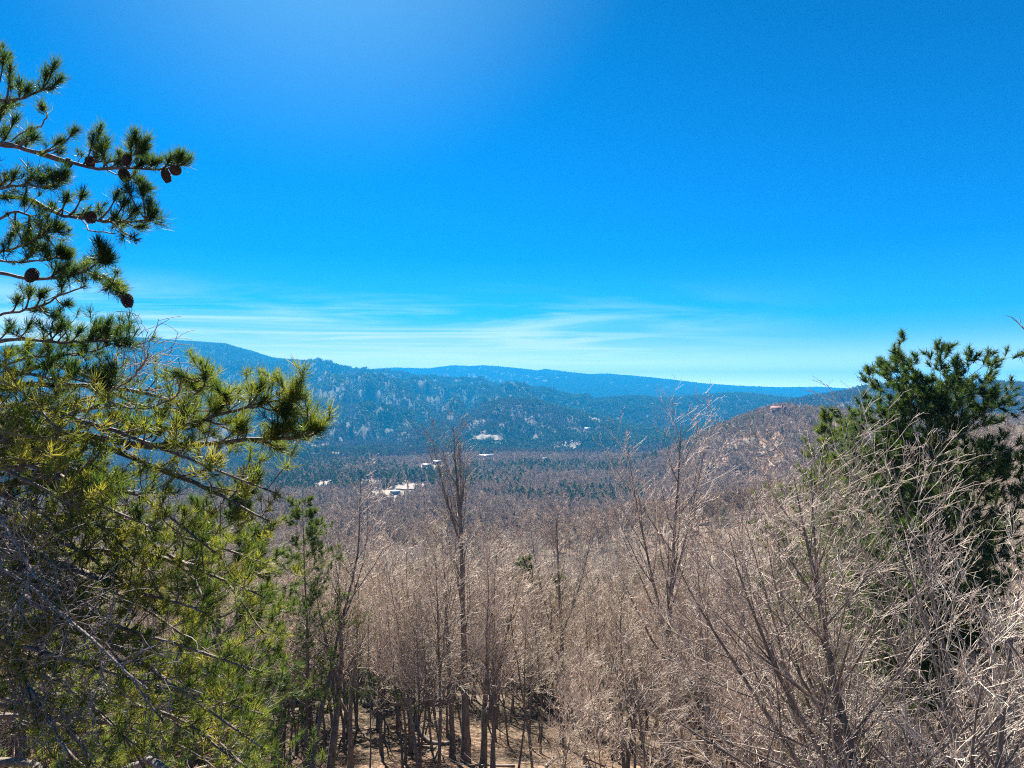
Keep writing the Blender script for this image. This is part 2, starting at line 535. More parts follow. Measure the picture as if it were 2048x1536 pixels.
for a in [('meadow', 858, 939, 70, 55, M_FIELD, 1), ('field', 832, 975, 80, 45, M_DIRT, 2), ('field', 785, 994, 80, 50, M_FIELD, 3),
          ('meadow', 1188, 841, 24, 90, M_FIELD, 4), ('meadow', 1172, 866, 26, 45, M_DIRT, 5), ('meadow', 1140, 892, 46, 45, M_FIELD, 6),
          ('meadow', 965, 882, 36, 30, M_FIELD, 7), ('meadow', 1000, 878, 26, 30, M_DIRT, 8), ('field', 975, 919, 30, 50, M_FIELD, 9),
          ('field', 1320, 868, 50, 40, M_DIRT, 10), ('field', 652, 975, 50, 60, M_DIRT, 11), ('field', 1115, 905, 14, 40, M_DIRT, 12),
          ('dirt_clearing', 1545, 900, 48, 18, M_DIRT, 13), ('dirt_clearing', 1480, 893, 56, 14, M_DIRT, 14),
           ('meadow', 1548, 834, 28, 28, M_FIELD, 16), ('dirt_clearing', 1580, 848, 16, 14, M_DIRT, 17),
          ('field', 738, 970, 56, 60, M_DIRT, 18), ('field', 900, 958, 30, 30, M_DIRT, 19)]:
    clearing(*a)


def is_clear(x, y):
    m = np.zeros(len(x), bool)
    for cx, cy, hw, dp, az in CLEAR:
        dx, dy = x - cx, y - cy
        u = dx * math.cos(az) - dy * math.sin(az)
        v = dx * math.sin(az) + dy * math.cos(az)
        m |= (u / hw) ** 2 + (v / dp) ** 2 < 1
    return m


# ------------------------------------------------------------------ buildings
def box(x0, x1, y0, y1, z0, z1):
    V = [(x0, y0, z0), (x1, y0, z0), (x1, y1, z0), (x0, y1, z0), (x0, y0, z1), (x1, y0, z1), (x1, y1, z1), (x0, y1, z1)]
    Q = [(0, 3, 2, 1), (4, 5, 6, 7), (0, 1, 5, 4), (1, 2, 6, 5), (2, 3, 7, 6), (3, 0, 4, 7)]
    return V, Q


def gable(x0, x1, y0, y1, z0, h, over=.5, th=.18):
    """solid gable roof, ridge along x"""
    x0, x1, y0, y1 = x0 - over, x1 + over, y0 - over, y1 + over
    ym = (y0 + y1) / 2
    V = [(x0, y0, z0), (x0, ym, z0 + h), (x0, y1, z0), (x1, y0, z0), (x1, ym, z0 + h), (x1, y1, z0),
         (x0, y0, z0 - th), (x0, y1, z0 - th), (x1, y0, z0 - th), (x1, y1, z0 - th)]
    Q = [(0, 3, 4, 1), (1, 4, 5, 2), (6, 7, 9, 8), (6, 8, 3, 0), (9, 7, 2, 5), ]
    T = [(0, 1, 2), (3, 5, 4)]
    Q += [(6, 0, 2, 7), (8, 9, 5, 3)]
    return V, Q, T


def house(name, px, py, L, W, h, rh, wall, roof, label, rz=0.0, wins=4, chimney=False, floors=1, z_off=0.0):
    x, y, z = hit(px, py, 120)
    root = empty(name, (x, y, z + z_off + .0012 * y), rz - math.atan2(x, y))
    tag(root, label, 'house')
    b = MB(); V, Q = box(-L / 2, L / 2, -W / 2, W / 2, -2.5, h); b.add(V, Q)
    b.build('wall', wall, root)
    r = MB(); r.add(*gable(-L / 2, L / 2, -W / 2, W / 2, h + .25, rh))
    ro = r.build('roof', roof, root)
    if chimney:
        c = MB(); V, Q = box(L * .2, L * .2 + 1.1, -.5, .6, h + rh * .3, h + rh + 1.4); c.add(V, Q)
        c.build('chimney', M_TAN, ro)
    for fl in range(floors):
        for k in range(wins):
            cx = -L / 2 + L * (k + .5) / wins
            zz = .9 + fl * 2.9
            b = MB(); V, Q = box(cx - .6, cx + .6, -W / 2 - .06, -W / 2 + .02, zz, zz + 1.3); b.add(V, Q)
            f_ = b.build('window', M_WHITE if wall is not M_WHITE else M_TAN, root)
            b = MB(); V, Q = box(cx - .5, cx + .5, -W / 2 - .09, -W / 2 - .061, zz + .1, zz + 1.2); b.add(V, Q)
            b.build('pane', M_WIN, f_)
    b = MB(); V, Q = box(-.5 + L * .07, .5 + L * .07, -W / 2 - .05, -W / 2 + .02, 0, 2.1) if wins % 2 == 0 else box(L * .33, L * .33 + 1, -W / 2 - .05, -W / 2 + .02, 0, 2.1)
    b.add(V, Q); b.build('door', M_REDW, root)
    CLEAR.append((x, y, L * .8, max(W, 14), math.atan2(x, y)))
    CLEAR.append((x * (1 - 22 / y), y - 22, L * .55, 24, math.atan2(x, y)))
    return root


lodge = house('hilltop_house', 1557, 829, 17, 9, 5.6, 3.6, M_REDW, M_ROOFR,
              'big red-brown house with a cross gable alone on the top of the knoll', .1, 5, True, 2)
b = MB(); V, Q = box(3.5, 8.4, -6.4, -4.5, -2.5, 5.4); b.add(V, Q); b.build('gable_wing', M_REDW, lodge)
b = MB(); V, Q, T = gable(-6.4, -.5, -2.45, 2.45, 5.6, 2.6)
V = [(5.95 + yy, xx, zz) for xx, yy, zz in V]; Q = [q[::-1] for q in Q]; T = [t[::-1] for t in T]
b.add(V, Q, T); b.build('wing_roof', M_ROOFR, lodge)
b = MB(); V, Q = box(-8.8, 3.4, -7.2, -4.6, -2.5, .1); b.add(V, Q); b.build('deck', M_TAN, lodge)
for a in [('valley_house', 853, 936, 15, 8, 3, 2.4, M_TAN, M_ROOFL, 'tan house with pale roof at the lower edge of the bright meadow in the valley', .3, 4, False),
          ('valley_house', 875, 929, 14, 8, 3, 2.4, M_WHITE, M_ROOFL, 'white house with pale roof at the upper end of the bright meadow in the valley', -.2, 4, False),
          ('valley_house', 901, 913, 10, 7, 3.2, 2.4, M_WHITE, M_ROOF, 'small white house among grey trees behind the crown of the tall bare tree', .1, 3, False),
          ('long_barn', 973, 917, 26, 9, 3.4, 2.2, M_WHITE, M_ROOFL, 'long low white barn in the valley right of the tall bare tree', .05, 5, False),
          ('valley_house', 886, 961, 9, 7, 3, 2.2, M_WHITE, M_ROOF, 'small white cottage with grey roof beside the tall bare tree below the meadow', .2, 3, False),
          ('shed', 790, 991, 9, 6, 2.8, 1.6, M_WHITE, M_ROOF, 'small grey-roofed white shed on the nearest pale field strip', .1, 2, False),
          ('valley_house', 1176, 862, 18, 10, 4, 3, M_WHITE, M_ROOFL, 'far white house beside dark conifers in the middle of the valley', .1, 4, False),
          ('hillside_cottage', 1652, 840, 11, 7, 3, 2.2, M_WHITE, M_ROOFL, 'white cottage on the wooded hillside right of the knoll house', -.2, 3, False),
          ('valley_house', 1090, 924, 8, 6, 4, 2, M_WHITE, M_ROOF, 'tiny white house alone in the grey woods of mid valley', .2, 2, False)]:
    house(*a)


# ------------------------------------------------------------------ plants
def bare_tree(rng, Ht, R, limbs=14, tmin=.35, ang=.75, limb=.36, sub=(7, 5, 3), lean=(0, 0), wob=.05, thick=1.0, trop=.10, fork=0, minr=.006, forkt=.3, jit=.13, forka=.42):
    """returns (trunk MB, twig MB) with the base at the origin, buried a little"""
    tr, tw = MB(), MB()
    d = nrm(np.array([[lean[0], lean[1], 1.0]]))
    P = curves(rng, np.array([[0, 0, -.4]]), d, np.array([Ht * .97 + .4]), 12, wob, .05)
    s = np.linspace(0, 1, 12)
    Rr = (R * ((1 - s) ** .85 * .93 + .05) * (1 + .5 * np.exp(-s * 16)))[None]
    V, Q = tubes(P, Rr, 8); tr.add(V, Q)
    stems = [(P, Rr)]
    for k in range(fork):
        p, dd, r, t = children(rng, P, Rr, 1, forkt + .13 * k, forkt + .03 + .13 * k, forka, .06)
        Lk = Ht * (1 - t) * .93
        Pf = curves(rng, p, dd, Lk, 10, wob, .07)
        sf = np.linspace(0, 1, 10)
        Rf = np.maximum(r[:, None] * .72 * ((1 - sf) ** .85 * .93 + .05), minr)
        V, Q = tubes(Pf, Rf, 6); tr.add(V, Q)
        stems.append((Pf, Rf))
    Ps, Ds, Rs, Ls = [], [], [], []
    for q, (P, Rr) in enumerate(stems):
        nl = limbs if q == 0 else max(4, int(limbs * .6))
        p, dd, r, t = children(rng, P, Rr, nl, tmin if q == 0 else .22, .97, ang, .15)
        L = Ht * limb * (1.15 - .8 * t) * rng.uniform(.65, 1.2, len(t)) * (1 if q == 0 else .75)
        Ps.append(p); Ds.append(dd); Rs.append(r); Ls.append(L)
    p, dd, r, L = map(np.concatenate, (Ps, Ds, Rs, Ls))
    K = 7
    Pl = curves(rng, p, dd, L, K, jit * .8, trop)
    s = np.linspace(0, 1, K)
    Rl = np.maximum((np.minimum(r * .55, .012 + L * .011) * thick)[:, None] * (1 - s * .8), minr)
    V, Q = tubes(Pl, Rl, 5); tr.add(V, Q)
    cur = (Pl, Rl, L)
    for lev, nch in enumerate(sub):
        Pp, Rp, Lp = cur
        p, dd, r, t = children(rng, Pp, Rp, nch, .18, .97, (.62, .55, .5)[lev], .17)
        L = np.repeat(Lp, nch) * (.58, .55, .55)[lev] * (1.15 - .6 * t) * rng.uniform(.6, 1.35, len(t))
        L = np.maximum(L, .12)
        K = (6, 5, 4)[lev] if Ht < 11.9 or lev == 0 else (5, 4, 3)[lev]
        Pc = curves(rng, p, dd, L, K, jit, trop * .9)
        s = np.linspace(0, 1, K)
        Rc = np.maximum((r * .62)[:, None] * (1 - s * .6), minr * (1 - .45 * s * (lev > 0)))
        V, Q = tubes(Pc, Rc, 4 if lev == 0 else 3)
        tw.add(V, Q)
        cur = (Pc, Rc, L)
    return tr, tw


def needles(rng, P, D, k, length, width, spread=.9, curve=.25, tint=None, fwd=.7, two=True):
    """k needles per tuft; P, D (N,3)"""
    N = len(P)
    d = nrm(D[:, None] * fwd + rng.normal(0, spread, (N, k, 3)) * .62)
    L = length[:, None] * rng.uniform(.7, 1.15, (N, k)) if np.ndim(length) else length * rng.uniform(.7, 1.15, (N, k))
    base = P[:, None] - D[:, None] * (rng.uniform(0, .75, (N, k)) * L)[..., None]
    a, _ = perp(d)
    roll = rng.uniform(0, 6.28, (N, k))[..., None]
    side = a * np.cos(roll) + np.cross(d, a) * np.sin(roll)
    w_ = (width * rng.uniform(.8, 1.2, (N, k)))[..., None]
    bend = nrm(D[:, None] + np.array([0, 0, .35])) * curve
    mid = base + d * L[..., None] * .55
    tip = base + nrm(d + bend) * L[..., None]
    tn = rng.uniform(.2, .8, N) if tint is None else tint
    tn = np.clip(tn[:, None] + rng.normal(0, .10, (N, k)), 0, 1)
    if two:
        V = np.stack([base - side * w_ * .5, base + side * w_ * .5, mid + side * w_ * .5, mid - side * w_ * .5, tip], 2).reshape(-1, 3)
        b_ = np.arange(N * k) * 5
        return V, np.stack([b_, b_ + 1, b_ + 2, b_ + 3], -1), np.stack([b_ + 3, b_ + 2, b_ + 4], -1), np.repeat(tn.ravel(), 5)
    V = np.stack([base - side * w_ * .5, base + side * w_ * .5, tip], 2).reshape(-1, 3)
    b_ = np.arange(N * k) * 3
    return V, None, np.stack([b_, b_ + 1, b_ + 2], -1), np.repeat(tn.ravel(), 3)


def pine(rng, Ht, R, n_limb=40, t0=.3, spread=.30, clump=.20, kn=22, lean=(0, 0), top=.25, sub=(6, 3), width=.012, tint=.45, angle=1.2, wind=None):
    tr, cr = MB(), MB()
    d = nrm(np.array([[lean[0], lean[1], 1.0]]))
    P = curves(rng, np.array([[0, 0, -.4]]), d, np.array([Ht + .4]), 12, .03, .05)
    s = np.linspace(0, 1, 12)
    Rr = (R * ((1 - s) * .94 + .05) * (1 + .4 * np.exp(-s * 16)))[None]
    V, Q = tubes(P, Rr, 9); tr.add(V, Q)
    p, dd, r, t = children(rng, P, Rr, n_limb, t0, .985, angle, .18)
    if wind is not None:
        dd = nrm(dd + np.array(wind))
    u = (t - t0) / (1 - t0)
    prof = np.where(u < .3, .6 + u * 1.3, 1 - (u - .3) / .7 * (1 - top))
    L = Ht * spread * prof * rng.uniform(.6, 1.2, len(t))
    Pl = curves(rng, p, dd, L, 6, .10, .06)
    Rl = np.maximum(np.minimum(r * .5, .01 + L * .016)[:, None] * (1 - np.linspace(0, 1, 6) * .75), .007)
    V, Q = tubes(Pl, Rl, 5); tr.add(V, Q)
    tips = [(Pl[:, -1], nrm(Pl[:, -1] - Pl[:, -2]))]
    cur = (Pl, Rl, L)
    for lev, nch in enumerate(sub):
        p, dd, r, t = children(rng, cur[0], cur[1], nch, .3, .96, .75, .2)
        L = np.maximum(np.repeat(cur[2], nch) * .42 * (1.2 - .6 * t) * rng.uniform(.6, 1.3, len(t)), clump * .7)
        Pc = curves(rng, p, dd, L, 4, .14, .10)
        Rc = np.maximum((r * .6)[:, None] * (1 - np.linspace(0, 1, 4) * .5), .005)
        V, Q = tubes(Pc, Rc, 3); tr.add(V, Q)
        tips.append((Pc[:, -1], nrm(Pc[:, -1] - Pc[:, -2])))
        if lev == len(sub) - 1:
            tips.append((Pc[:, 2], nrm(Pc[:, 2] - Pc[:, 1])))
        cur = (Pc, Rc, L)
    TP, TD = np.concatenate([a for a, _ in tips]), np.concatenate([b for _, b in tips])
    TD = nrm(TD + np.array([0, 0, .45]))
    tn = np.clip(tint + rng.normal(0, .16, len(TP)), 0, 1)
    cr.add(*needles(rng, TP, TD, kn, clump, width, .95, .2, tn, .8, False))
    return tr, cr


LIB = bpy.data.collections.new('bare_tree_library')       # source shapes for the woods, never linked to the scene


def merged(name, tr, tw, m1, m2, coll):
    b = MB()
    o = tr.build(name, m1, None, False)
    tw_o = tw.build(name + '_t', m2, None, False)
    # one mesh, two materials
    V = np.concatenate(tr.V + tw.V)
    k = tr.k
    fs, mi = [], []
    for src, off, m in ((tr, 0, 0), (tw, k, 1)):
        if src.Q: q = np.concatenate(src.Q) + off; fs.append(q); mi.append(np.full(len(q), m))
        if src.T: q = np.concatenate(src.T) + off; fs.append(q); mi.append(np.full(len(q), m))
    # group by loop size so that mesh() keeps this order
    ob = mesh(name, V, fs, None, None, {'tint': np.concatenate(tr.A + tw.A)}, False)
    ob.data.materials.append(m1); ob.data.materials.append(m2)
    ob.data.polygons.foreach_set('material_index', np.concatenate(mi).astype(np.int32))
    bpy.data.objects.remove(o); bpy.data.objects.remove(tw_o)
    coll.objects.link(ob)
    return ob


# the kinds of bare tree: several shapes, each a trunk and a twig crown
VAR = []
for k in range(10):
    rng = np.random.default_rng(100 + k)
    Ht = 12.0
    tr, tw = bare_tree(rng, Ht, rng.uniform(.055, .10), limbs=int(rng.integers(12, 18)), tmin=rng.uniform(.30, .48), ang=rng.uniform(.55, .85),
                       limb=rng.uniform(.26, .36), sub=(6, 4, 3), jit=.11, lean=(rng.normal(0, .06), rng.normal(0, .06)), wob=.05, fork=int(k % 3), minr=.008)
    VAR.append((tr.build('trunk', M_BARK, None, False), tw.build('crown', M_TWIG, None, False)))
    merged('bare_%02d' % k, tr, tw, M_BARK, M_TWIG, LIB)

BARE_GROUP = 'bare trees crowded on the slope below the overlook'
n_ind = 0


def place_bare(k, x, y, scale, rz, label, group=BARE_GROUP, z=None, slim=1.0):
    z = float(H(x, y)) if z is None else z
    root = empty('bare_tree', (x, y, z), rz)
    root.scale = (scale * slim, scale * slim, scale)
    tag(root, label, 'tree', group)
    for src in VAR[k]:
        c = src.copy(); COL.objects.link(c); c.parent = root
    return root


M_BARKP = bark_mat('pale_bark', (.05, .042, .036), (.20, .165, .14), 7.0)
M_TWIGR = bark_mat('grey_twig', (.24, .195, .16), (.56, .47, .39), 1.6, .75, .5, .5, 0)


def single_bare(seed, px, Y, top_row, label, cls=None, minr=.006, **kw):
    rng = np.random.default_rng(seed)
    x = (px - 1024) / F * Y
    z = float(H(x, Y))
    Ht = (HZ - top_row) / F * Y - z
    tr, tw = bare_tree(rng, Ht, minr=minr, **kw)
    root = empty('bare_tree', (x, Y, z))
    tag(root, label, 'tree')
    tr.build('trunk', M_BARKP if Y < 23 and px > 1000 else M_BARK, root, smooth=True)
    tw.build('crown', M_TWIGR if Y < 23 and px > 1000 else M_TWIG, root)
    return root


TAKEN = []
singles = [
    (1, 931, 37, 832, 'tallest bare tree of the middle, slender crown of upright limbs against the valley', dict(R=.24, limbs=18, tmin=.40, ang=.42, limb=.25, sub=(5, 3, 3), fork=2, forkt=.52, wob=.02, forka=.24, jit=.08, trop=.13)),
    (2, 905, 38, 1040, 'dark straight trunk close on the left of the tallest middle tree', dict(R=.17, limbs=12, tmin=.55, ang=.6, limb=.3, fork=0, wob=.02)),
    (3, 965, 35, 1085, 'dark forked trunk close on the right of the tallest middle tree', dict(R=.19, limbs=14, tmin=.5, ang=.7, limb=.3, fork=2, forkt=.22, wob=.03)),
    (4, 1338, 33, 818, 'tall bare tree with an open wiry top standing between the middle and the right pine', dict(R=.19, limbs=18, tmin=.34, ang=.5, limb=.31, sub=(5, 3, 3), fork=2, forkt=.40, wob=.025, forka=.3, jit=.08, trop=.12)),
    (5, 1125, 43, 1000, 'bare tree with a clear Y fork right of the tallest middle tree', dict(R=.2, limbs=12, tmin=.55, ang=.45, limb=.26, sub=(6, 4, 3), fork=2, forkt=.36, wob=.025)),
    (6, 612, 31, 905, 'crooked dark bare tree beside the left pine, leaning right with an elbowed limb', dict(R=.13, limbs=9, tmin=.5, ang=.7, limb=.3, sub=(5, 4, 3), fork=1, forkt=.5, wob=.07, lean=(.05, 0), jit=.1)),
    (7, 655, 34, 1090, 'dark trunk leaning right at the bottom, left of the leaf covered ground', dict(R=.22, limbs=14, tmin=.45, ang=.6, limb=.34, fork=2, forkt=.3, wob=.05, lean=(.16, 0))),
    (8, 700, 36, 1120, 'slimmer bare tree leaning right beside the dark leaning trunk', dict(R=.16, limbs=13, tmin=.42, ang=.6, limb=.34, fork=1, forkt=.3, wob=.05, lean=(.14, .02))),
    (9, 1868, 12.5, 905, 'near pale bare tree on the right leaning left with long arching branches', dict(jit=.045, trop=.035, R=.15, limbs=20, tmin=.22, ang=.75, limb=.42, sub=(6, 4, 2), fork=2, forkt=.25, wob=.05, lean=(-.22, .08), minr=.005)),
    (10, 1690, 15, 880, 'pale bare tree in front of the right pine with a dense rounded fan of twigs', dict(jit=.045, trop=.035, R=.11, limbs=18, tmin=.3, ang=.62, limb=.36, sub=(6, 4, 2), fork=2, forkt=.3, wob=.06, lean=(.0, 0), minr=.005)),
    (11, 1945, 13, 850, 'pale bare tree right of the pine trunk with loose upright limbs', dict(jit=.045, trop=.035, R=.11, limbs=18, tmin=.3, ang=.7, limb=.36, sub=(6, 4, 2), fork=2, forkt=.3, wob=.06, lean=(.05, 0), minr=.005)),
    (12, 1560, 19, 960, 'pale bushy bare tree left of the right pine at middle height', dict(jit=.045, trop=.035, R=.1, limbs=18, tmin=.3, ang=.7, limb=.36, sub=(6, 4, 2), fork=1, forkt=.3, wob=.06, lean=(.03, 0), minr=.005)),
    (13, 2190, 9.5, 585, 'bare tree whose thin dark twigs reach in from the right against the sky', dict(R=.12, limbs=20, tmin=.4, ang=.85, limb=.22, sub=(5, 3, 2), fork=0, wob=.02, minr=.006, lean=(-.10, 0))),
    (14, 1790, 14, 1130, 'low pale bare tree tangled under the right pine', dict(jit=.045, trop=.035, R=.1, limbs=18, tmin=.2, ang=.85, limb=.42, sub=(6, 4, 2), fork=2, forkt=.2, wob=.07, lean=(-.12, 0), minr=.005)),
    (15, 1440, 22, 1130, 'pale bare tree with a wide twiggy crown left of the leaning right tree', dict(jit=.045, trop=.035, R=.1, limbs=18, tmin=.3, ang=.75, limb=.4, sub=(6, 4, 2), fork=1, forkt=.3, wob=.06, minr=.005)),
    (16, 1290, 20, 1300, 'pale sprawling bare sapling at the bottom right of the leaf covered ground', dict(jit=.045, trop=.035, R=.07, limbs=16, tmin=.3, ang=.9, limb=.42, sub=(6, 4, 2), fork=1, forkt=.3, wob=.08, minr=.005)),
    (17, 1560, 14, 1330, 'pale bare sapling with arching twigs at the bottom, below the leaning right tree', dict(jit=.045, trop=.035, R=.07, limbs=16, tmin=.3, ang=.9, limb=.42, sub=(6, 4, 2), fork=1, forkt=.3, wob=.08, minr=.005)),
    (18, 1985, 10, 1120, 'nearest bare tree in the lower right corner with long pale limbs', dict(jit=.045, trop=.035, R=.10, limbs=16, tmin=.3, ang=.85, limb=.42, sub=(6, 4, 2), fork=2, forkt=.3, wob=.06, lean=(.05, .05), minr=.005)),
    (19, 1130, 24, 1400, 'small pale bare sapling at the bottom edge below the forked tree', dict(jit=.045, trop=.035, R=.06, limbs=14, tmin=.3, ang=.9, limb=.42, sub=(6, 4, 2), fork=1, forkt=.3, wob=.08, minr=.005)),
]
for seed, px_, Y_, top, lab, kw in singles:
    single_bare(seed, px_, Y_, top, lab, **kw)
    TAKEN.append(((px_ - 1024) / F * Y_, Y_))

# canopy line in the photo: no tree of the crowd rises above it
CAN = np.array([(-600, 900), (0, 930), (560, 1010), (700, 1020), (850, 1030), (1050, 1020), (1250, 1015), (1400, 1005), (1500, 985), (1600, 930), (1700, 900), (1800, 885),
                (1950, 850), (2048, 815), (2700, 760)], float)

rng = np.random.default_rng(5)
# jittered grid over the near slope
pts = []
for Ymin, Ymax, sp in ((31, 60, 1.9), (60, 120, 2.2), (120, 300, 4.2)):
    for yy in np.arange(Ymin, Ymax, sp):
        xs = np.arange(-yy * 1.0 - 8, yy * 1.0 + 8, sp)
        pts.append(np.stack([xs + rng.uniform(-.5, .5, len(xs)) * sp * 1.5, np.full(len(xs), yy) + rng.uniform(-.5, .5, len(xs)) * sp * 1.5], -1))
# nearer ones only to the sides, the middle looks down past them
for yy in np.arange(14, 30, 3.2):
    xs = np.arange(.12 * yy, yy * 1.0 + 4, 3.4)
    pts.append(np.stack([xs + rng.uniform(-1, 1, len(xs)), np.full(len(xs), yy) + rng.uniform(-1, 1, len(xs))], -1))
pts = np.concatenate(pts)
pts = pts[rng.permutation(len(pts))]
pz = H(pts[:, 0], pts[:, 1])
ppx = 1024 + F * pts[:, 0] / pts[:, 1]
row_lim = np.interp(ppx, CAN[:, 0], CAN[:, 1]) + rng.uniform(0, 1, len(pts)) ** 1.3 * 190 + np.where(pts[:, 1] < 30, 150 + (30 - pts[:, 1]) * 9, 0)
lim = (HZ - row_lim) / F * pts[:, 1] - pz
hts = np.minimum(rng.uniform(7.5, 14.5, len(pts)), lim)
ok = (hts > 3.2) & ~is_clear(pts[:, 0], pts[:, 1])
gap = (ppx > 690) & (ppx < 1220) & (pts[:, 1] < 62) & (rng.uniform(0, 1, len(pts)) < .30)      # the open leafy ground
ok &= ~gap
for c_px, c_hw, c_y in ((1125, 42, 46), (930, 45, 40), (1338, 60, 40), (680, 40, 40), (612, 25, 34)):
    ok &= ~((np.abs(ppx - c_px) < c_hw) & (pts[:, 1] < c_y))
for tx, ty in TAKEN:
    ok &= np.hypot(pts[:, 0] - tx, pts[:, 1] - ty) > 1.0
conif = (rng.uniform(0, 1, len(pts)) < .025 + .06 * (fbm(pts[:, 0] / 60, pts[:, 1] / 60, 2) > .22)) & (pts[:, 1] > 45)
pts, pz, ppx, hts, conif = pts[ok], pz[ok], ppx[ok], hts[ok], conif[ok]
inview = (ppx > -60) & (ppx < 2108)
size = np.where(inview, hts / pts[:, 1], 0)
order = np.argsort(-size)
bare_order = [q for q in order if not conif[q]]
IND = bare_order[:280]
REST = np.array(bare_order[280:])
zone = lambda px_, y_: ('left', 'middle', 'right')[0 if px_ < 640 else 1 if px_ < 1300 else 2]
LAB = {'left': 'bare grey-brown tree in the thicket right behind the left pine',
       'middle': 'bare grey-brown tree in the thicket on the leafy slope between the two pines',
       'right': 'bare pale-twigged tree in the thicket around and below the right pine'}
for q in IND:
    zn = zone(ppx[q], 0)
    place_bare(int(rng.integers(0, len(VAR))), pts[q, 0], pts[q, 1], hts[q] / 12.0, rng.uniform(0, 6.28),
               LAB[zn], {'left': 'bare trees behind the left pine', 'middle': 'bare trees of the middle thicket', 'right': 'bare trees around the right pine'}[zn], float(pz[q]), rng.uniform(.8, 1.2))


def scatter(name, P, rot, scl, idx, coll):
    """one wood: instances of the library shapes on points"""
    me = bpy.data.meshes.new(name)
    me.vertices.add(len(P)); me.vertices.foreach_set('co', np.asarray(P, np.float32).ravel())
    for nm_, ty, pr, arr in (('rot', 'FLOAT_VECTOR', 'vector', rot), ('scl', 'FLOAT_VECTOR', 'vector', scl), ('idx', 'INT', 'value', idx)):
        a = me.attributes.new(nm_, ty, 'POINT')
        a.data.foreach_set(pr, np.asarray(arr, np.int32 if ty == 'INT' else np.float32).ravel())
    o = bpy.data.objects.new(name, me)
    COL.objects.link(o)
    ng = bpy.data.node_groups.new(name + '_nodes', 'GeometryNodeTree')
    ng.interface.new_socket('Geometry', in_out='INPUT', socket_type='NodeSocketGeometry')
    ng.interface.new_socket('Geometry', in_out='OUTPUT', socket_type='NodeSocketGeometry')
    N = ng.nodes
    gi, go = N.new('NodeGroupInput'), N.new('NodeGroupOutput')
    ci = N.new('GeometryNodeCollectionInfo'); ci.inputs['Collection'].default_value = coll
    ci.inputs['Separate Children'].default_value = True; ci.inputs['Reset Children'].default_value = True
    ip = N.new('GeometryNodeInstanceOnPoints'); ip.inputs['Pick Instance'].default_value = True
    def att(nm_, ty):
        a = N.new('GeometryNodeInputNamedAttribute'); a.data_type = ty; a.inputs['Name'].default_value = nm_
        return a.outputs[0]
    L = ng.links.new
    L(gi.outputs[0], ip.inputs['Points']); L(ci.outputs[0], ip.inputs['Instance'])
    L(att('idx', 'INT'), ip.inputs['Instance Index'])
    e2r = N.new('FunctionNodeEulerToRotation')
    L(att('rot', 'FLOAT_VECTOR'), e2r.inputs[0]); L(e2r.outputs[0], ip.inputs['Rotation'])
    L(att('scl', 'FLOAT_VECTOR'), ip.inputs['Scale'])
    L(ip.outputs[0], go.inputs[0])
    md = o.modifiers.new('wood', 'NODES'); md.node_group = ng
    return o


def rots(rng, n, tilt=None):
    r = np.zeros((n, 3)); r[:, 2] = rng.uniform(0, 6.28, n)
    return r


nb = len(REST)
s_ = (hts[REST] / 12.0)[:, None] * np.stack([rng.uniform(.85, 1.2, nb)] * 2 + [np.ones(nb)], -1)
bw = scatter('bare_woodland', np.stack([pts[REST, 0], pts[REST, 1], pz[REST]], -1), rots(rng, nb), s_, rng.integers(0, len(VAR), nb), LIB)
tag(bw, 'bare grey-brown wood covering the slope beyond the nearest trees', 'woods', kind='stuff')
print('near', len(pts), 'individual', len(IND), 'rest', nb)

# young pines of the slope: two shapes, copied
PV = []
for k in range(3):
    tr, cr = pine(np.random.default_rng(300 + k), 9.0, .11, 38, .22, .24, .26, 20, sub=(6, 3), width=.018, tint=.5)
    PV.append((tr.build('trunk', M_PBARK, None, False), cr.build('crown', M_NEEDLE2, None, False)))
cq = [q for q in order if conif[q]]
for q in cq:
    root = empty('pine_tree', (pts[q, 0], pts[q, 1], pz[q]), rng.uniform(0, 6.28))
    s = hts[q] / 9.0 * .95
    root.scale = (s, s, s)
    tag(root, 'dull green pine standing among the bare trees of the slope below', 'tree', 'pines scattered through the bare slope')
    for src in PV[int(rng.integers(0, 3))]:
        c = src.copy(); COL.objects.link(c); c.parent = root


# named pines: right pine, small pines
def single_pine(seed, px, Y, top_row, label, mat=M_NEEDLE2, **kw):
    rng = np.random.default_rng(seed)
    x = (px - 1024) / F * Y
    z = float(H(x, Y))
    Ht = (HZ - top_row) / F * Y - z
    tr, cr = pine(rng, Ht, **kw)
    root = empty('pine_tree', (x, Y, z))
    tag(root, label, 'tree')
    tr.build('trunk', M_PBARK, root, smooth=True)
    cr.build('crown', mat, root)
    return root


single_pine(40, 1905, 20, 768, 'big dark green pine on the right with its bushy crown above the skyline', R=.27, n_limb=112, t0=.40, spread=.21,
            clump=.205, kn=31, lean=(-.035, 0), top=.5, sub=(7, 4), width=.017, tint=.42, wind=(-.20, 0, .22))
single_pine(41, 1640, 27, 838, 'small yellow-green pine top left of the big right pine', R=.14, n_limb=40, t0=.4, spread=.2, clump=.25, kn=22, sub=(6, 3), width=.018, tint=.7)
single_pine(42, 1700, 24, 880, 'yellow-green pine hidden behind bare twigs under the big right pine', R=.15, n_limb=44, t0=.35, spread=.24, clump=.25, kn=22, sub=(6, 3), width=.018, tint=.72)
single_pine(43, 820, 40, 1250, 'small olive pine among dark trunks left of the tallest middle tree', R=.12, n_limb=22, t0=.35, spread=.24, clump=.26, kn=20, sub=(5, 3), width=.02, tint=.75)
single_pine(44, 1640, 17, 1380, 'low olive pine sapling at the bottom under the leaning right tree', R=.06, n_limb=22, t0=.2, spread=.3, clump=.2, kn=20, sub=(5, 3), width=.014, tint=.65)
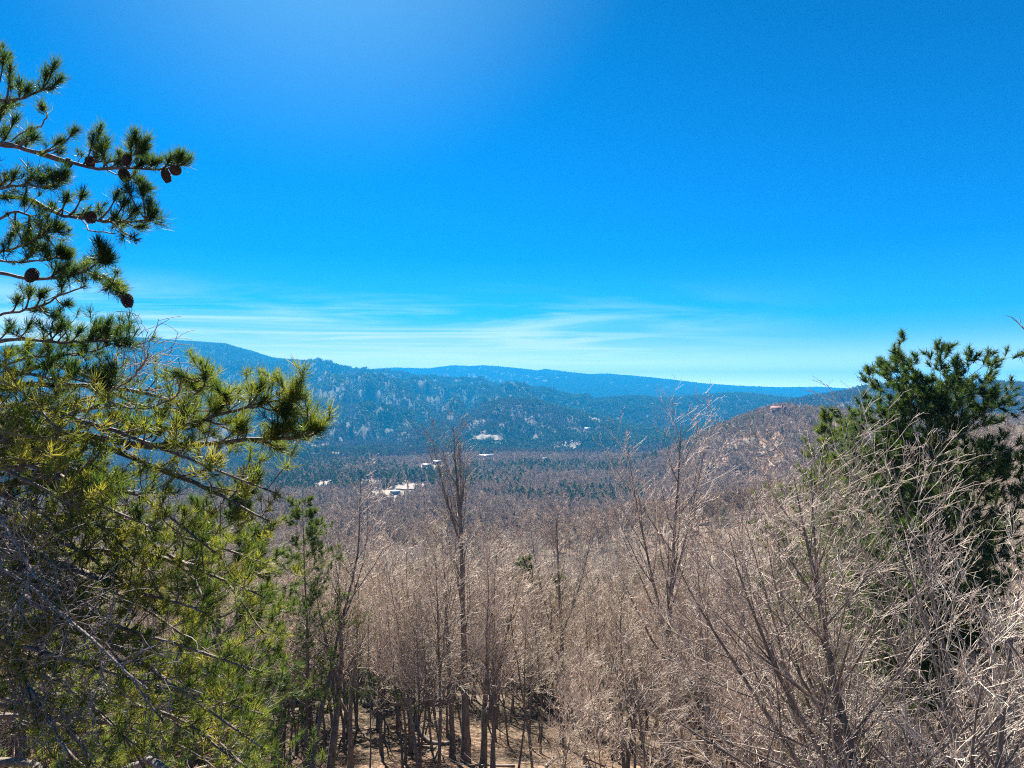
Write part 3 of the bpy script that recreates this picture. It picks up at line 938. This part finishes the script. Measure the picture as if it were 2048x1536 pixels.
single_pine(45, 612, 32, 1000, 'olive green pine directly right of the left pine branches', R=.12, n_limb=60, t0=.25, spread=.2, clump=.2, kn=22, sub=(6, 3), width=.014, tint=.66)
single_pine(46, 430, 11, 1000, 'olive green pine half hidden behind the left pine branches', R=.14, n_limb=60, t0=.2, spread=.22, clump=.16, kn=24, sub=(7, 3), width=.009, tint=.6)

# ------------------------------------------------------------------ woods of the middle distance and the valley
MID = bpy.data.collections.new('mid_wood_library')
for k in range(5):
    tr, tw = bare_tree(np.random.default_rng(500 + k), 13, .2, limbs=11, tmin=.3, ang=.65, limb=.36, sub=(8, 6), wob=.04, minr=.075)
    merged('a_bare_%d' % k, tr, tw, M_TWIGFAR, M_TWIGFAR, MID)


def far_pine_geo(rng, h, nc, size):
    """rough crown made of many small facets round a stem"""
    t = rng.uniform(0, 1, nc) ** .8
    rad = (1 - t) ** .75 * h * .20 * rng.uniform(.55, 1.15, nc) + .15
    a = rng.uniform(0, 6.28, nc)
    c = np.stack([np.cos(a) * rad, np.sin(a) * rad, h * (.16 + .82 * t)], -1)
    d1 = np.stack([np.cos(a), np.sin(a), rng.normal(-.1, .4, nc)], -1)
    d2 = np.stack([-np.sin(a), np.cos(a), rng.normal(0, .4, nc)], -1)
    s = size * (1.15 - .6 * t)[:, None] * rng.uniform(.6, 1.3, (nc, 1))
    V = np.stack([c - nrm(d2) * s, c + nrm(d2) * s, c + nrm(d1) * s * 1.5, c + np.array([0, 0, 1.]) * s * .9], 1).reshape(-1, 3)
    b_ = np.arange(nc) * 4
    T = np.concatenate([np.stack([b_, b_ + 1, b_ + 3], -1), np.stack([b_, b_ + 2, b_ + 3], -1), np.stack([b_ + 1, b_ + 2, b_ + 3], -1)])
    tn = np.repeat(rng.uniform(.1, .9, nc), 4)
    return V, T, tn


for k in range(5):
    rng_ = np.random.default_rng(600 + k)
    tr, cr = MB(), MB()
    V, Q = tubes(np.array([[[0, 0, -1], [0, 0, 13.]]]), np.array([[.22, .05]]), 4); tr.add(V, Q)
    V, T, tn = far_pine_geo(rng_, 14, 130, .85)
    cr.add(V, None, T, tn)
    merged('b_pine_%d' % k, tr, cr, M_TWIGFAR, M_FARPINE, MID)

GRV = bpy.data.collections.new('grove_library')


def sliver_bare(rng, h, n):
    a = rng.uniform(0, 6.28, n)
    t = rng.uniform(.3, .75, n)
    p0 = np.stack([np.zeros(n), np.zeros(n), h * t * .8], -1)
    p1 = np.stack([np.cos(a) * h * .26 * rng.uniform(.4, 1.1, n), np.sin(a) * h * .26 * rng.uniform(.4, 1.1, n), h * np.clip(t + rng.uniform(.1, .35, n), 0, 1)], -1)
    sd = np.stack([-np.sin(a), np.cos(a), rng.normal(0, .5, n)], -1) * .26
    V = np.stack([p0 - sd, p0 + sd, p1 - sd * .7, p1 + sd * .7], 1).reshape(-1, 3)
    b_ = np.arange(n) * 4
    return V, np.stack([b_, b_ + 1, b_ + 3, b_ + 2], -1)


for k in range(9):
    rng_ = np.random.default_rng(700 + k)
    tr, cr = MB(), MB()
    mixf = (0.05, .12, .3, .45, .6, .75, .9, .95, 1.0)[k]
    for q in range(18):
        ox, oy = rng_.uniform(-17, 17, 2)
        h = rng_.uniform(10, 17)
        if rng_.uniform() < mixf:
            V, T, tn = far_pine_geo(rng_, h, 26, 2.0)
            cr.add(V + [ox, oy, 0], None, T, tn)
        else:
            V, Q = sliver_bare(rng_, h * .92, 26)
            tr.add(V + [ox, oy, 0], Q)
    if not tr.V: tr.add([(0, 0, 0), (1, 0, 0), (0, 1, 0)], None, [(0, 1, 2)])
    if not cr.V: cr.add([(0, 0, 0), (1, 0, 0), (0, 1, 0)], None, [(0, 1, 2)])
    merged('grove_%d' % k, tr, cr, M_GROVE, M_FARPINE, GRV)


def conifer_share(x, y):
    r = np.hypot(x, y)
    nz = fbm(x / 420 + 4, y / 420, 4)
    base = np.interp(r, [200, 500, 800, 1100, 1600, 3000, 9000], [-.06, -.10, -.10, -.04, .10, .40, .48])
    return np.clip(base + nz * np.interp(r, [1500, 3000], [1.1, .4]), 0, 1)


rng = np.random.default_rng(9)
# individual trees between the near slope and the valley
A = 1.02
n_try = 46000
r_ = np.sqrt(rng.uniform(270 ** 2, 1250 ** 2, n_try)); t_ = rng.uniform(-.80, .80, n_try)
x_, y_ = r_ * np.sin(t_), r_ * np.cos(t_)
keep = ~is_clear(x_, y_)
x_, y_, r_ = x_[keep], y_[keep], r_[keep]
z_ = H(x_, y_)
cs = conifer_share(x_, y_)
isc = rng.uniform(0, 1, len(x_)) < cs
idx = np.where(isc, rng.integers(5, 10, len(x_)), rng.integers(0, 5, len(x_)))
hs = rng.uniform(.6, 1.05, len(x_)) * np.where(isc, 1.05, .92)
mw = scatter('mixed_woodland', np.stack([x_, y_, z_], -1), rots(rng, len(x_)), np.stack([hs * 1.1, hs * 1.1, hs], -1), idx, MID)
tag(mw, 'wood of grey bare trees and dark conifers on the lower hillsides', 'woods', kind='stuff')

# groves over the valley and the hills
pp = []
for r0, r1, sp in ((1230, 3200, 22), (3200, 6500, 26), (6500, 9800, 34)):
    n_ = int(.80 * (r1 ** 2 - r0 ** 2) / sp ** 2)
    r_ = np.sqrt(rng.uniform(r0 ** 2, r1 ** 2, n_)); t_ = rng.uniform(-.80, .80, n_)
    pp.append(np.stack([r_ * np.sin(t_), r_ * np.cos(t_)], -1))
pp = np.concatenate(pp)
pp = pp[~is_clear(pp[:, 0], pp[:, 1])]
x_, y_ = pp.T
z_ = H(x_, y_)
e = 12.0
gx_, gy_ = (H(x_ + e, y_) - H(x_ - e, y_)) / (2 * e), (H(x_, y_ + e) - H(x_, y_ - e)) / (2 * e)
cs = conifer_share(x_, y_)
idx = np.clip((cs + rng.normal(0, .10, len(x_))) * 9, 0, 8).astype(int)
hs = rng.uniform(.75, 1.1, len(x_)) * np.clip(.9 + np.hypot(x_, y_) / 30000, 0, 1.2)
rt = rots(rng, len(x_)) * 0
rt[:, 0] = np.arctan(gy_) * .8
rt[:, 1] = -np.arctan(gx_) * .8
vw = scatter('valley_woodland', np.stack([x_, y_, z_ - .5], -1), rt, np.stack([hs * 1.15, hs * 1.15, hs], -1), idx, GRV)
tag(vw, 'dark conifer and grey hardwood forest filling the valley and the far hills', 'woods', kind='stuff')
print('mid', len(hs), 'groves', len(x_))

# ------------------------------------------------------------------ the near pine on the left
TX, TY = (-150 - 1024) / F * 4.4, 4.4
lp = empty('pine_tree', (TX, TY, float(H(TX, TY))))
tag(lp, 'near pine filling the left edge with long needles, cones and open branches against the sky', 'tree')
LB = np.array([TX, TY, float(H(TX, TY))])
M_BARKN = M_PBARK


def local(b):
    for k in range(len(b.V)):
        b.V[k] = b.V[k] - LB
    return b


b = MB()
zs = np.linspace(LB[2] - .5, 3.0, 16)
rngL = np.random.default_rng(77)
P = np.stack([TX + rngL.normal(0, .03, 16), TY + rngL.normal(0, .03, 16), zs], -1)[None]
V, Q = tubes(P, np.interp(zs, [LB[2], 3.0], [.19, .035])[None], 12); b.add(V, Q)
local(b).build('trunk', M_BARKN, lp, smooth=True)


def spline(pts, n):
    """smooth line through the points"""
    p = np.asarray(pts, float)
    q = np.vstack([2 * p[0] - p[1], p, 2 * p[-1] - p[-2]])
    out = []
    m = len(p) - 1
    for s in np.linspace(0, m - 1e-6, n):
        i = int(s); t = s - i
        a, b_, c, d = q[i], q[i + 1], q[i + 2], q[i + 3]
        out.append(.5 * (2 * b_ + (c - a) * t + (2 * a - 5 * b_ + 4 * c - d) * t * t + (3 * b_ - a - 3 * c + d) * t ** 3))
    return np.array(out)


def cone_mesh():
    b = MB()
    nv, L, W = 13, .074, .025
    s = np.linspace(0, 1, nv)
    prof = W * np.sin(np.pi * (s * .93 + .05)) ** .8 * (1.12 - .45 * s)
    P = np.stack([s * 0, s * 0, -s * L], -1)[None]
    V, Q = tubes(P, (prof * .72)[None], 10); b.add(V, Q)
    for k in range(95):                                  # the scales, in a spiral
        t = .04 + .93 * k / 95
        a = k * 2.39996
        r = np.interp(t, s, prof)
        c = np.array([math.cos(a) * r * .66, math.sin(a) * r * .66, -t * L])
        o = np.array([math.cos(a), math.sin(a), -.28 + .5 * (0.5 - t)])
        sd = np.array([-math.sin(a), math.cos(a), 0]) * .0075
        up = np.array([0, 0, .004])
        tip = c + o * (.015 + .22 * r)
        b.add([c - sd * .6 + up, c + sd * .6 + up, c + sd * .6 - up, c - sd * .6 - up, tip - sd, tip + sd, tip + sd * .8 - up * 1.2, tip - sd * .8 - up * 1.2],
              [(0, 1, 5, 4), (3, 7, 6, 2), (1, 2, 6, 5), (0, 4, 7, 3), (4, 5, 6, 7)])
    return b


CONE = cone_mesh().build('pine_cone', M_CONE, None, False)
CONE_N = [0]


def hang_cone(branch, pos, d, s=1.0):
    c = CONE.copy(); COL.objects.link(c); c.parent = branch
    c.location = [float(v) for v in (np.asarray(pos) - LB)]
    from mathutils import Vector
    c.rotation_euler = Vector([float(v) for v in -np.asarray(d)]).to_track_quat('Z', 'Y').to_euler()
    k_ = s * (.72 + .28 * ((CONE_N[0] * .618) % 1)); c.scale = (k_, k_ * .95, s * (.72 + .3 * ((CONE_N[0] * .37) % 1)))
    CONE_N[0] += 1


def pine_branch(pts, r0, rng, sp=.085, tl=(.07, .24), nl=.066, kn=44, tint=.3, t0=.12, up=.5, dead=False, extra=(), cones=(), width=.0023, sub=2, px=True, droop=0, r1=.004):
    P = spline([at(*q) for q in pts] if px else pts, 22)
    P[1:-1] += np.cumsum(rng.normal(0, .006, (20, 3)), 0) * np.sin(np.linspace(0, np.pi, 20))[:, None]
    ln = np.linalg.norm(np.diff(P, axis=0), axis=1).sum()
    s = np.linspace(0, 1, 22)
    Rr = r1 + (r0 - r1) * (1 - s) ** 1.1
    Rr = Rr * (1 + rng.normal(0, .05, 22))
    wood, nd = MB(), MB()
    V, Q = tubes(P[None], Rr[None], 7); wood.add(V, Q)
    n = max(4, int(ln * (1 - t0) / sp))
    p, d, r, t = children(rng, P[None], Rr[None], n, t0, .97, .75, .2)
    d = nrm(d + np.array([0, 0, up]) + rng.normal(0, .1, d.shape))
    L = rng.uniform(tl[0], tl[1], n) * (1.2 - .55 * t)
    K = 5
    C = curves(rng, p, d, L, K, .16, .10 if not dead else .02)
    Rc = np.maximum(np.minimum(r * .55, .0055)[:, None] * (1 - np.linspace(0, 1, K) * .55), .0017)
    V, Q = tubes(C, Rc, 4); wood.add(V, Q)
    tp, td = [C[:, -1], P[-1:]], [nrm(C[:, -1] - C[:, -2]), nrm(P[-1:] - P[-2:-1])]
    cur = (C, Rc, L)
    if sub:
        p, d, r, t = children(rng, C, Rc, sub, .25, .8, .7, .2)
        d = nrm(d + np.array([0, 0, up * .6]))
        L2 = np.repeat(L, sub) * rng.uniform(.35, .75, len(t)) + .02
        C2 = curves(rng, p, d, L2, 4, .16, .10 if not dead else .0)
        V, Q = tubes(C2, np.maximum((r * .7)[:, None] * (1 - np.linspace(0, 1, 4) * .5), .0015), 3); wood.add(V, Q)
        tp.append(C2[:, -1]); td.append(nrm(C2[:, -1] - C2[:, -2]))
        if dead:
            p, d, r, t = children(rng, C2, np.full((len(C2), 4), .0022), 3, .2, .9, .8, .3)
            C3 = curves(rng, p, d, np.repeat(L2, 3) * rng.uniform(.4, .9, len(t)) + .03, 4, .2, -.02)
            V, Q = tubes(C3, np.full((len(C3), 4), .0016), 3); wood.add(V, Q)
    # the tufts that stand out in the photo
    big = []
    for e in extra:
        q = at(e[0], e[1], 1.0)
        i = np.argmin([np.hypot(*(np.array([v[0] / v[1], v[2] / v[1]]) - q[[0, 2]])) - .02 * (k_ / 22) for k_, v in enumerate(P)])
        Dp = P[i, 1] + rng.uniform(-.08, .08)
        tip = q * Dp
        i0 = max(0, i - 2)
        mid = P[i0] * .45 + tip * .55 - np.array([0, 0, .12]) * np.linalg.norm(tip - P[i0])
        tw = spline([P[i0], mid, tip], 7)[None]
        V, Q = tubes(tw, np.linspace(min(.007, Rr[i0]), .003, 7)[None], 5); wood.add(V, Q)
        dd = nrm(tw[0, -1] - tw[0, -3])
        for f_ in np.linspace(-.5, .6, 4):
            big.append((tip + dd * f_ * e[2], dd))
    if big and not dead:
        bp, bd = np.array([q[0] for q in big]), np.array([q[1] for q in big])
        tn = np.clip(tint + rng.normal(0, .1, len(bp)), 0, 1)
        nd.add(*needles(rng, bp, bd, int(kn * 1.15), nl * 1.15, width, .85, .3, tn, .75))
    TP, TD = np.concatenate(tp), np.concatenate(td)
    if not dead:
        TD = nrm(TD + np.array([0, 0, .25]))
        tn = np.clip(tint + rng.normal(0, .15, len(TP)), 0, 1)
        nd.add(*needles(rng, TP, TD, kn, nl * rng.uniform(.6, 1.3, len(TP)), width, .95, .3, tn, .7))
    o = local(wood).build('branch', M_DEAD if dead else M_BARKN, lp)
    if nd.V:
        local(nd).build('needles', M_NEEDLE, o)
    for c in cones:
        q = at(c[0], c[1] - 12, 1.0)
        i = np.argmin([np.hypot(*(np.array([v[0] / v[1], v[2] / v[1]]) - q[[0, 2]])) for v in P])
        pos = q * P[i, 1]
        V, Q = tubes(np.array([[P[i], (P[i] + pos) / 2 + [0, 0, .01], pos]]), np.array([[.004, .0035, .004]]), 4)
        hang_cone(o, pos, nrm(np.array([rng.normal(0, .35), rng.normal(0, .35), -1.0])), c[2] if len(c) > 2 else 1.0)
        wb = MB(); wb.add(V - LB, Q); wb.build('cone_stalk', M_BARKN, o)
    return o


r_ = np.random.default_rng(11)
T_ = 4.4
def B(pts, r0, **kw):
    D1 = kw.pop('D', 4.0)
    n_ = len(pts)
    q = [(a[0], a[1], T_ + (D1 - T_) * (k / (n_ - 1)) ** .7) for k, a in enumerate(pts)]
    return pine_branch(q, r0, r_, **kw)

# upper branches, from the top down
B([(-150, 240), (-60, 205), (0, 196), (60, 188), (98, 174)], .013, D=3.9, sp=.30, tl=(.04, .1), t0=.75, extra=[(108, 132, .055), (118, 160, .03), (92, 150, .04), (20, 142, .05), (40, 172, .05), (8, 120, .045), (55, 180, .03)], tint=.22, sub=0)
B([(-150, 200), (-70, 150), (-10, 130), (4, 118)], .013, D=4.2, sp=.1, tl=(.05, .12), t0=.5, tint=.22)
B([(-150, 330), (-40, 290), (0, 288), (60, 298), (120, 320)], .014, D=4.4, sp=.075, tl=(.06, .16), t0=.45, up=.9, extra=[(30, 240, .05), (10, 262, .05), (62, 262, .04), (5, 225, .04)], tint=.26)
B([(-150, 300), (-30, 225), (10, 208), (20, 195)], .010, D=4.1, sp=.1, tl=(.05, .14), t0=.5, tint=.2, extra=[(12, 210, .03)])
B([(20, 285), (50, 258), (70, 245), (85, 225), (84, 214)], .004, D=4.1, sp=.6, tl=(.02, .04), t0=.9, sub=0, tint=.2)
B([(-150, 330), (-20, 285), (60, 303), (110, 319), (165, 332), (215, 341), (250, 343), (280, 337), (320, 341), (350, 335), (372, 322)], .015, D=3.8,
  sp=.11, tl=(.06, .13), t0=.42, up=.8, extra=[(120, 282, .035), (70, 275, .035), (285, 325, .02), (310, 325, .025), (340, 318, .025), (362, 312, .03), (375, 318, .02), (240, 318, .025), (150, 262, .03)],
  cones=[(178, 324, 1.15), (245, 350, 1.1), (328, 350), (353, 347, .95), (140, 330, .8)], tint=.24, sub=1)
B([(60, 303), (130, 322), (200, 314), (256, 312), (285, 300)], .007, D=3.8, sp=.14, tl=(.05, .11), t0=.3, up=1.0, extra=[(186, 280, .06), (200, 262, .05), (212, 288, .045), (192, 300, .04), (262, 288, .05), (270, 270, .035), (292, 282, .045), (288, 300, .03)],
  cones=[(258, 318, 1.0)], tint=.32, sub=1)
B([(215, 341), (245, 352), (275, 362), (295, 378)], .004, D=3.8, sp=.12, tl=(.03, .06), t0=.5, up=.1, extra=[(292, 374, .02), (280, 362, .02)], tint=.2, sub=0)
B([(-150, 440), (-30, 395), (60, 396), (105, 412), (130, 420), (160, 425), (195, 433), (240, 441), (288, 441), (308, 425)], .015, D=3.7, sp=.10, tl=(.07, .17), t0=.42, up=.5,
  extra=[(165, 388, .025), (135, 395, .03), (235, 388, .02), (255, 375, .02), (285, 380, .02), (300, 405, .025), (270, 420, .03), (250, 405, .025), (305, 432, .025), (230, 432, .025), (285, 452, .02)], cones=[(180, 434, 1.1)], tint=.22, sub=1)
B([(-150, 450), (-40, 400), (30, 385), (70, 380), (110, 372)], .012, D=4.0, sp=.075, tl=(.06, .17), t0=.4, up=.7, extra=[(30, 350, .045), (10, 360, .05), (60, 362, .04), (15, 395, .05), (50, 400, .05)], tint=.3)
B([(40, 318), (75, 352), (100, 375), (128, 352)], .004, D=4.0, sp=.16, tl=(.05, .12), t0=.4, sub=1, tint=.2, extra=[(130, 350, .02), (100, 345, .02)])
B([(195, 433), (225, 450), (248, 465), (262, 472)], .004, D=3.7, sp=.12, tl=(.04, .08), t0=.4, up=.0, tint=.2, sub=1)
B([(95, 408), (140, 432), (175, 458), (195, 466), (228, 467)], .004, D=3.8, sp=.25, tl=(.02, .05), t0=.5, dead=True, sub=0)
B([(-150, 500), (-20, 450), (40, 428), (75, 440), (105, 460), (122, 465)], .010, D=4.0, sp=.09, tl=(.05, .15), t0=.45, extra=[(30, 455, .05), (60, 455, .05), (118, 455, .02), (55, 475, .04)], tint=.25)
B([(-150, 560), (-20, 515), (15, 500), (45, 486), (80, 470), (90, 462)], .010, D=3.9, sp=.085, tl=(.05, .16), t0=.45, extra=[(60, 480, .04), (75, 495, .04), (20, 478, .04), (90, 500, .03), (130, 505, .03)], tint=.28)
B([(-150, 590), (-30, 528), (30, 526), (80, 523), (135, 512)], .010, D=3.9, sp=.085, tl=(.05, .15), t0=.45, extra=[(120, 500, .03), (135, 512, .02)], tint=.25)
B([(-150, 610), (-20, 545), (60, 552), (120, 548), (165, 545), (190, 530), (206, 520)], .014, D=3.6, sp=.13, tl=(.05, .12), t0=.45, extra=[(208, 498, .045), (214, 510, .04), (198, 485, .03), (220, 520, .035), (120, 538, .05), (150, 540, .05), (135, 532, .04)], cones=[(70, 552, 1.25)], tint=.3, sub=1)
B([(120, 548), (165, 546), (200, 560), (232, 570), (246, 585)], .009, D=3.55, sp=.13, tl=(.04, .10), t0=.4, extra=[(195, 556, .04), (225, 566, .045), (240, 572, .045), (236, 585, .035), (215, 575, .035)], cones=[(252, 600, .9)], tint=.32, sub=1)
B([(-150, 700), (-20, 640), (50, 622), (105, 602), (140, 585), (170, 572)], .010, D=3.8, sp=.10, tl=(.08, .18), t0=.38, up=.8, extra=[(35, 600, .025), (60, 584, .025), (82, 590, .025), (135, 608, .03), (110, 632, .03), (80, 618, .03)], tint=.24, sub=1)
B([(-150, 740), (-30, 690), (50, 675), (120, 672), (190, 672), (235, 676), (262, 690)], .014, D=3.6, sp=.075, tl=(.06, .18), t0=.35, up=.6, extra=[(60, 650, .04), (120, 655, .04), (195, 652, .045), (215, 648, .04), (240, 690, .045), (255, 684, .03), (160, 662, .03), (20, 655, .04)], tint=.24)
B([(-150, 760), (-20, 735), (60, 712), (130, 708), (190, 700), (215, 690)], .012, D=3.8, sp=.075, tl=(.06, .17), t0=.35, up=.5, extra=[(120, 712, .04), (140, 730, .05), (165, 700, .04), (60, 695, .04), (20, 705, .05)], tint=.22)
B([(-150, 800), (-20, 770), (60, 752), (120, 762), (180, 768), (225, 770)], .013, D=3.5, sp=.08, tl=(.06, .16), t0=.35, extra=[(30, 765, .05), (205, 760, .03), (110, 770, .04)], cones=[(195, 772, .9), (218, 770, .9)], tint=.3)
# dead fans of twigs under the live ones
B([(60, 830), (150, 805), (200, 792), (255, 765), (285, 735), (297, 708)], .007, D=3.4, sp=.07, tl=(.10, .28), t0=.3, up=.5, dead=True, sub=2)
B([(100, 815), (190, 802), (260, 814), (330, 802), (356, 785), (362, 758)], .007, D=3.4, sp=.09, tl=(.08, .2), t0=.3, up=.6, dead=True, sub=1)
# the long limb under the skyline
B([(-150, 850), (0, 846), (100, 860), (200, 874), (280, 886), (350, 880), (430, 876), (520, 868), (565, 870), (600, 866), (628, 852)], .030, D=3.3, sp=.10, tl=(.08, .22), t0=.25, up=.45,
  extra=[(628, 852, .05), (640, 858, .035), (600, 868, .045), (570, 855, .04), (545, 872, .03), (480, 850, .03), (560, 895, .035)], cones=[(345, 892, 1.0), (555, 858, .9), (540, 872, .9)], tint=.55, nl=.08)
B([(-150, 880), (60, 875), (160, 880), (250, 868), (330, 852), (400, 836), (470, 817), (520, 804), (568, 798), (592, 792)], .020, D=3.4, sp=.09, tl=(.08, .22), t0=.3, up=.7,
  extra=[(522, 772, .04), (585, 785, .05), (560, 815, .05), (575, 830, .035), (528, 800, .05), (600, 795, .03), (450, 805, .04), (470, 840, .045), (400, 845, .05), (590, 822, .03)], cones=[(572, 815, 1.05), (555, 862, .95)], tint=.6, nl=.08)
B([(250, 868), (330, 815), (375, 790), (400, 765), (412, 742)], .008, D=3.4, sp=.10, tl=(.07, .18), t0=.3, up=.8, extra=[(410, 748, .035), (430, 768, .03), (385, 772, .03), (355, 748, .02), (375, 760, .03)], tint=.5, sub=1)
B([(400, 836), (430, 822), (445, 800), (450, 788)], .005, D=3.4, sp=.12, tl=(.05, .1), t0=.3, extra=[(452, 790, .03), (440, 812, .03)], tint=.55, sub=1)

# the lower mass of branches, arching out and drooping towards the overlook
LIMR = np.array([[740, 400], [800, 470], [880, 600], [950, 590], [1050, 545], [1200, 540], [1400, 540], [1700, 540]], float)
rows = np.linspace(835, 1690, 48)
for k, row in enumerate(rows):
    row = row + r_.uniform(-12, 12)
    lim_ = np.interp(row, LIMR[:, 0], LIMR[:, 1])
    near_ = k % 4 == 1
    px_ = lim_ * (.98 if k % 4 == 0 else r_.uniform(.12, .95))
    D_ = r_.uniform(2.6, 4.3) if px_ < 420 else r_.uniform(2.8, 4.6)
    if near_:
        px_, D_ = r_.uniform(20, 340), r_.uniform(2.7, 3.5)
    tip = at(px_, row, D_)
    st = np.array([TX, TY, min(tip[2] + r_.uniform(-.25, .45), -.15)])
    m1 = st * .62 + tip * .38 + np.array([r_.normal(0, .12), r_.normal(0, .12), r_.uniform(.10, .32)])
    m2 = st * .25 + tip * .75 + np.array([r_.normal(0, .12), r_.normal(0, .12), r_.uniform(.04, .24)])
    pine_branch([st, m1, m2, tip], r_.uniform(.013, .032), r_, sp=.085, tl=(.10, .34), nl=.062, kn=36, tint=r_.uniform(.42, .88), t0=.28, up=.35, px=False, width=.0024, sub=2,
                cones=())
for k in range(4):                                        # bare dead wood low on the left
    row = r_.uniform(1150, 1640)
    D_ = r_.uniform(2.2, 3.6)
    tip = at(r_.uniform(60, 330), row, D_)
    st = np.array([TX, TY, tip[2] + r_.uniform(-.2, .4)])
    m1 = st * .5 + tip * .5 + np.array([r_.normal(0, .12), r_.normal(0, .12), r_.uniform(.05, .25)])
    pine_branch([st, m1, tip], r_.uniform(.010, .022), r_, sp=.05, tl=(.12, .36), t0=.3, up=.05, px=False, dead=True, sub=3)
B([(120, 1620), (225, 1560), (268, 1532), (296, 1522), (335, 1543)], .030, D=2.7, sp=.5, tl=(.05, .1), t0=.5, dead=True, sub=0, r1=.016).name = 'broken_branch'
print('cones', CONE_N[0])

# boulder, fallen trunk
def boulder(px, py, s, label, seed):
    import bmesh
    bm = bmesh.new(); bmesh.ops.create_icosphere(bm, subdivisions=4, radius=1.0)
    rg_ = np.random.default_rng(seed)
    vs = np.array([v.co[:] for v in bm.verts])
    for k in range(16):
        nn = nrm(rg_.normal(0, 1, 3)); dd = rg_.uniform(.55, .9)
        ov = np.maximum(vs @ nn - dd, 0); vs -= ov[:, None] * nn
    vs *= (1 + .05 * fbm(vs[:, 0] * 5, vs[:, 1] * 5 + vs[:, 2] * 3, 3))[:, None]
    T = np.array([[v.index for v in f.verts] for f in bm.faces]); bm.free()
    x, y, z = hit(px, py, 15)
    o = mesh('boulder', vs * np.array(s), [T], M_ROCK)
    o.location = (x, y, z + s[2] * .12)
    tag(o, label, 'rock')


boulder(872, 1408, (1.1, .9, 1.0), 'pale boulder among the trunks left of the tallest middle tree', 3)
boulder(738, 1412, (.8, .7, .6), 'low pale rock on the leaves beside the leaning trunks', 5)
x0, y0, z0 = hit(842, 1490, 15)
tr = MB()
P = np.array([[x0 - .6, y0 + 1.5, z0 + 1.1], [x0 - .2, y0 + .8, z0 + .45], [x0 + .5, y0 + .2, z0 + .10], [x0 + 1.5, y0 - .1, z0 + .12], [x0 + 2.6, y0 + .3, z0 + .22]])
P = spline(P, 14); o0 = np.array([x0, y0, z0])
V, Q = tubes((P - o0)[None], np.linspace(.20, .12, 14)[None], 10); tr.add(V, Q)
ft = tr.build('fallen_log', M_BARK, None); ft.location = [float(v) for v in o0]
tag(ft, 'curved dark fallen log lying on the brown leaves left of the tallest middle tree', 'log')

# fallen branches on the leaves
fb = MB()
P = curves(np.random.default_rng(3), np.array([[0, 0, .06]]), np.array([[1., 0, .02]]), np.array([2.6]), 8, .12, -.01)
P[:, :, 2] = .05 + .03 * np.abs(P[:, :, 2])
Rf = np.linspace(.05, .015, 8)[None]
V, Q = tubes(P, Rf, 6); fb.add(V, Q)
p, dd, rr_, tt = children(np.random.default_rng(4), P, Rf, 7, .3, .95, .7, .2)
dd[:, 2] = np.abs(dd[:, 2]) * .5
V, Q = tubes(curves(np.random.default_rng(5), p, nrm(dd), np.full(7, .8), 5, .15, 0), np.full((7, 5), .012), 4); fb.add(V, Q)
fo = fb.build('fallen_branch', M_DEAD, None, False)
rg_ = np.random.default_rng(21)
for k in range(26):
    px_, Y_ = rg_.uniform(560, 1300), rg_.uniform(35, 62)
    x_, y_ = (px_ - 1024) / F * Y_, Y_
    c = fo.copy(); COL.objects.link(c)
    c.location = (x_, y_, float(H(x_, y_)))
    gx, gy = float(H(x_ + .5, y_) - H(x_ - .5, y_)), float(H(x_, y_ + .5) - H(x_, y_ - .5))
    rz = rg_.uniform(0, 6.28)
    c.rotation_euler = (0, -math.atan(gx * math.cos(rz) + gy * math.sin(rz)), rz)
    s_k = rg_.uniform(.6, 1.5); c.scale = (s_k, s_k, s_k)
    tag(c, 'grey fallen branch lying on the brown leaf litter between the dark trunks', 'branch', 'fallen branches on the leafy slope')

# ------------------------------------------------------------------ the air
M_HAZE, n = material('haze_air')
vol = n.n('ShaderNodeVolumePrincipled', {'Color': (.014, .32, .72, 1), 'Density': 1.75e-4, 'Anisotropy': 0.0})
n.n('ShaderNodeOutputMaterial', {'Volume': vol})
b = MB(); V, Q = box(-13200, 13200, -13200, 13200, ZMIN - 1.5, ZMAX + 35); b.add(V, Q)
hz = tag(b.build('haze', M_HAZE), 'thin blue haze lying over the valley and the far mountains', 'haze', kind='stuff')
hz.data.update()
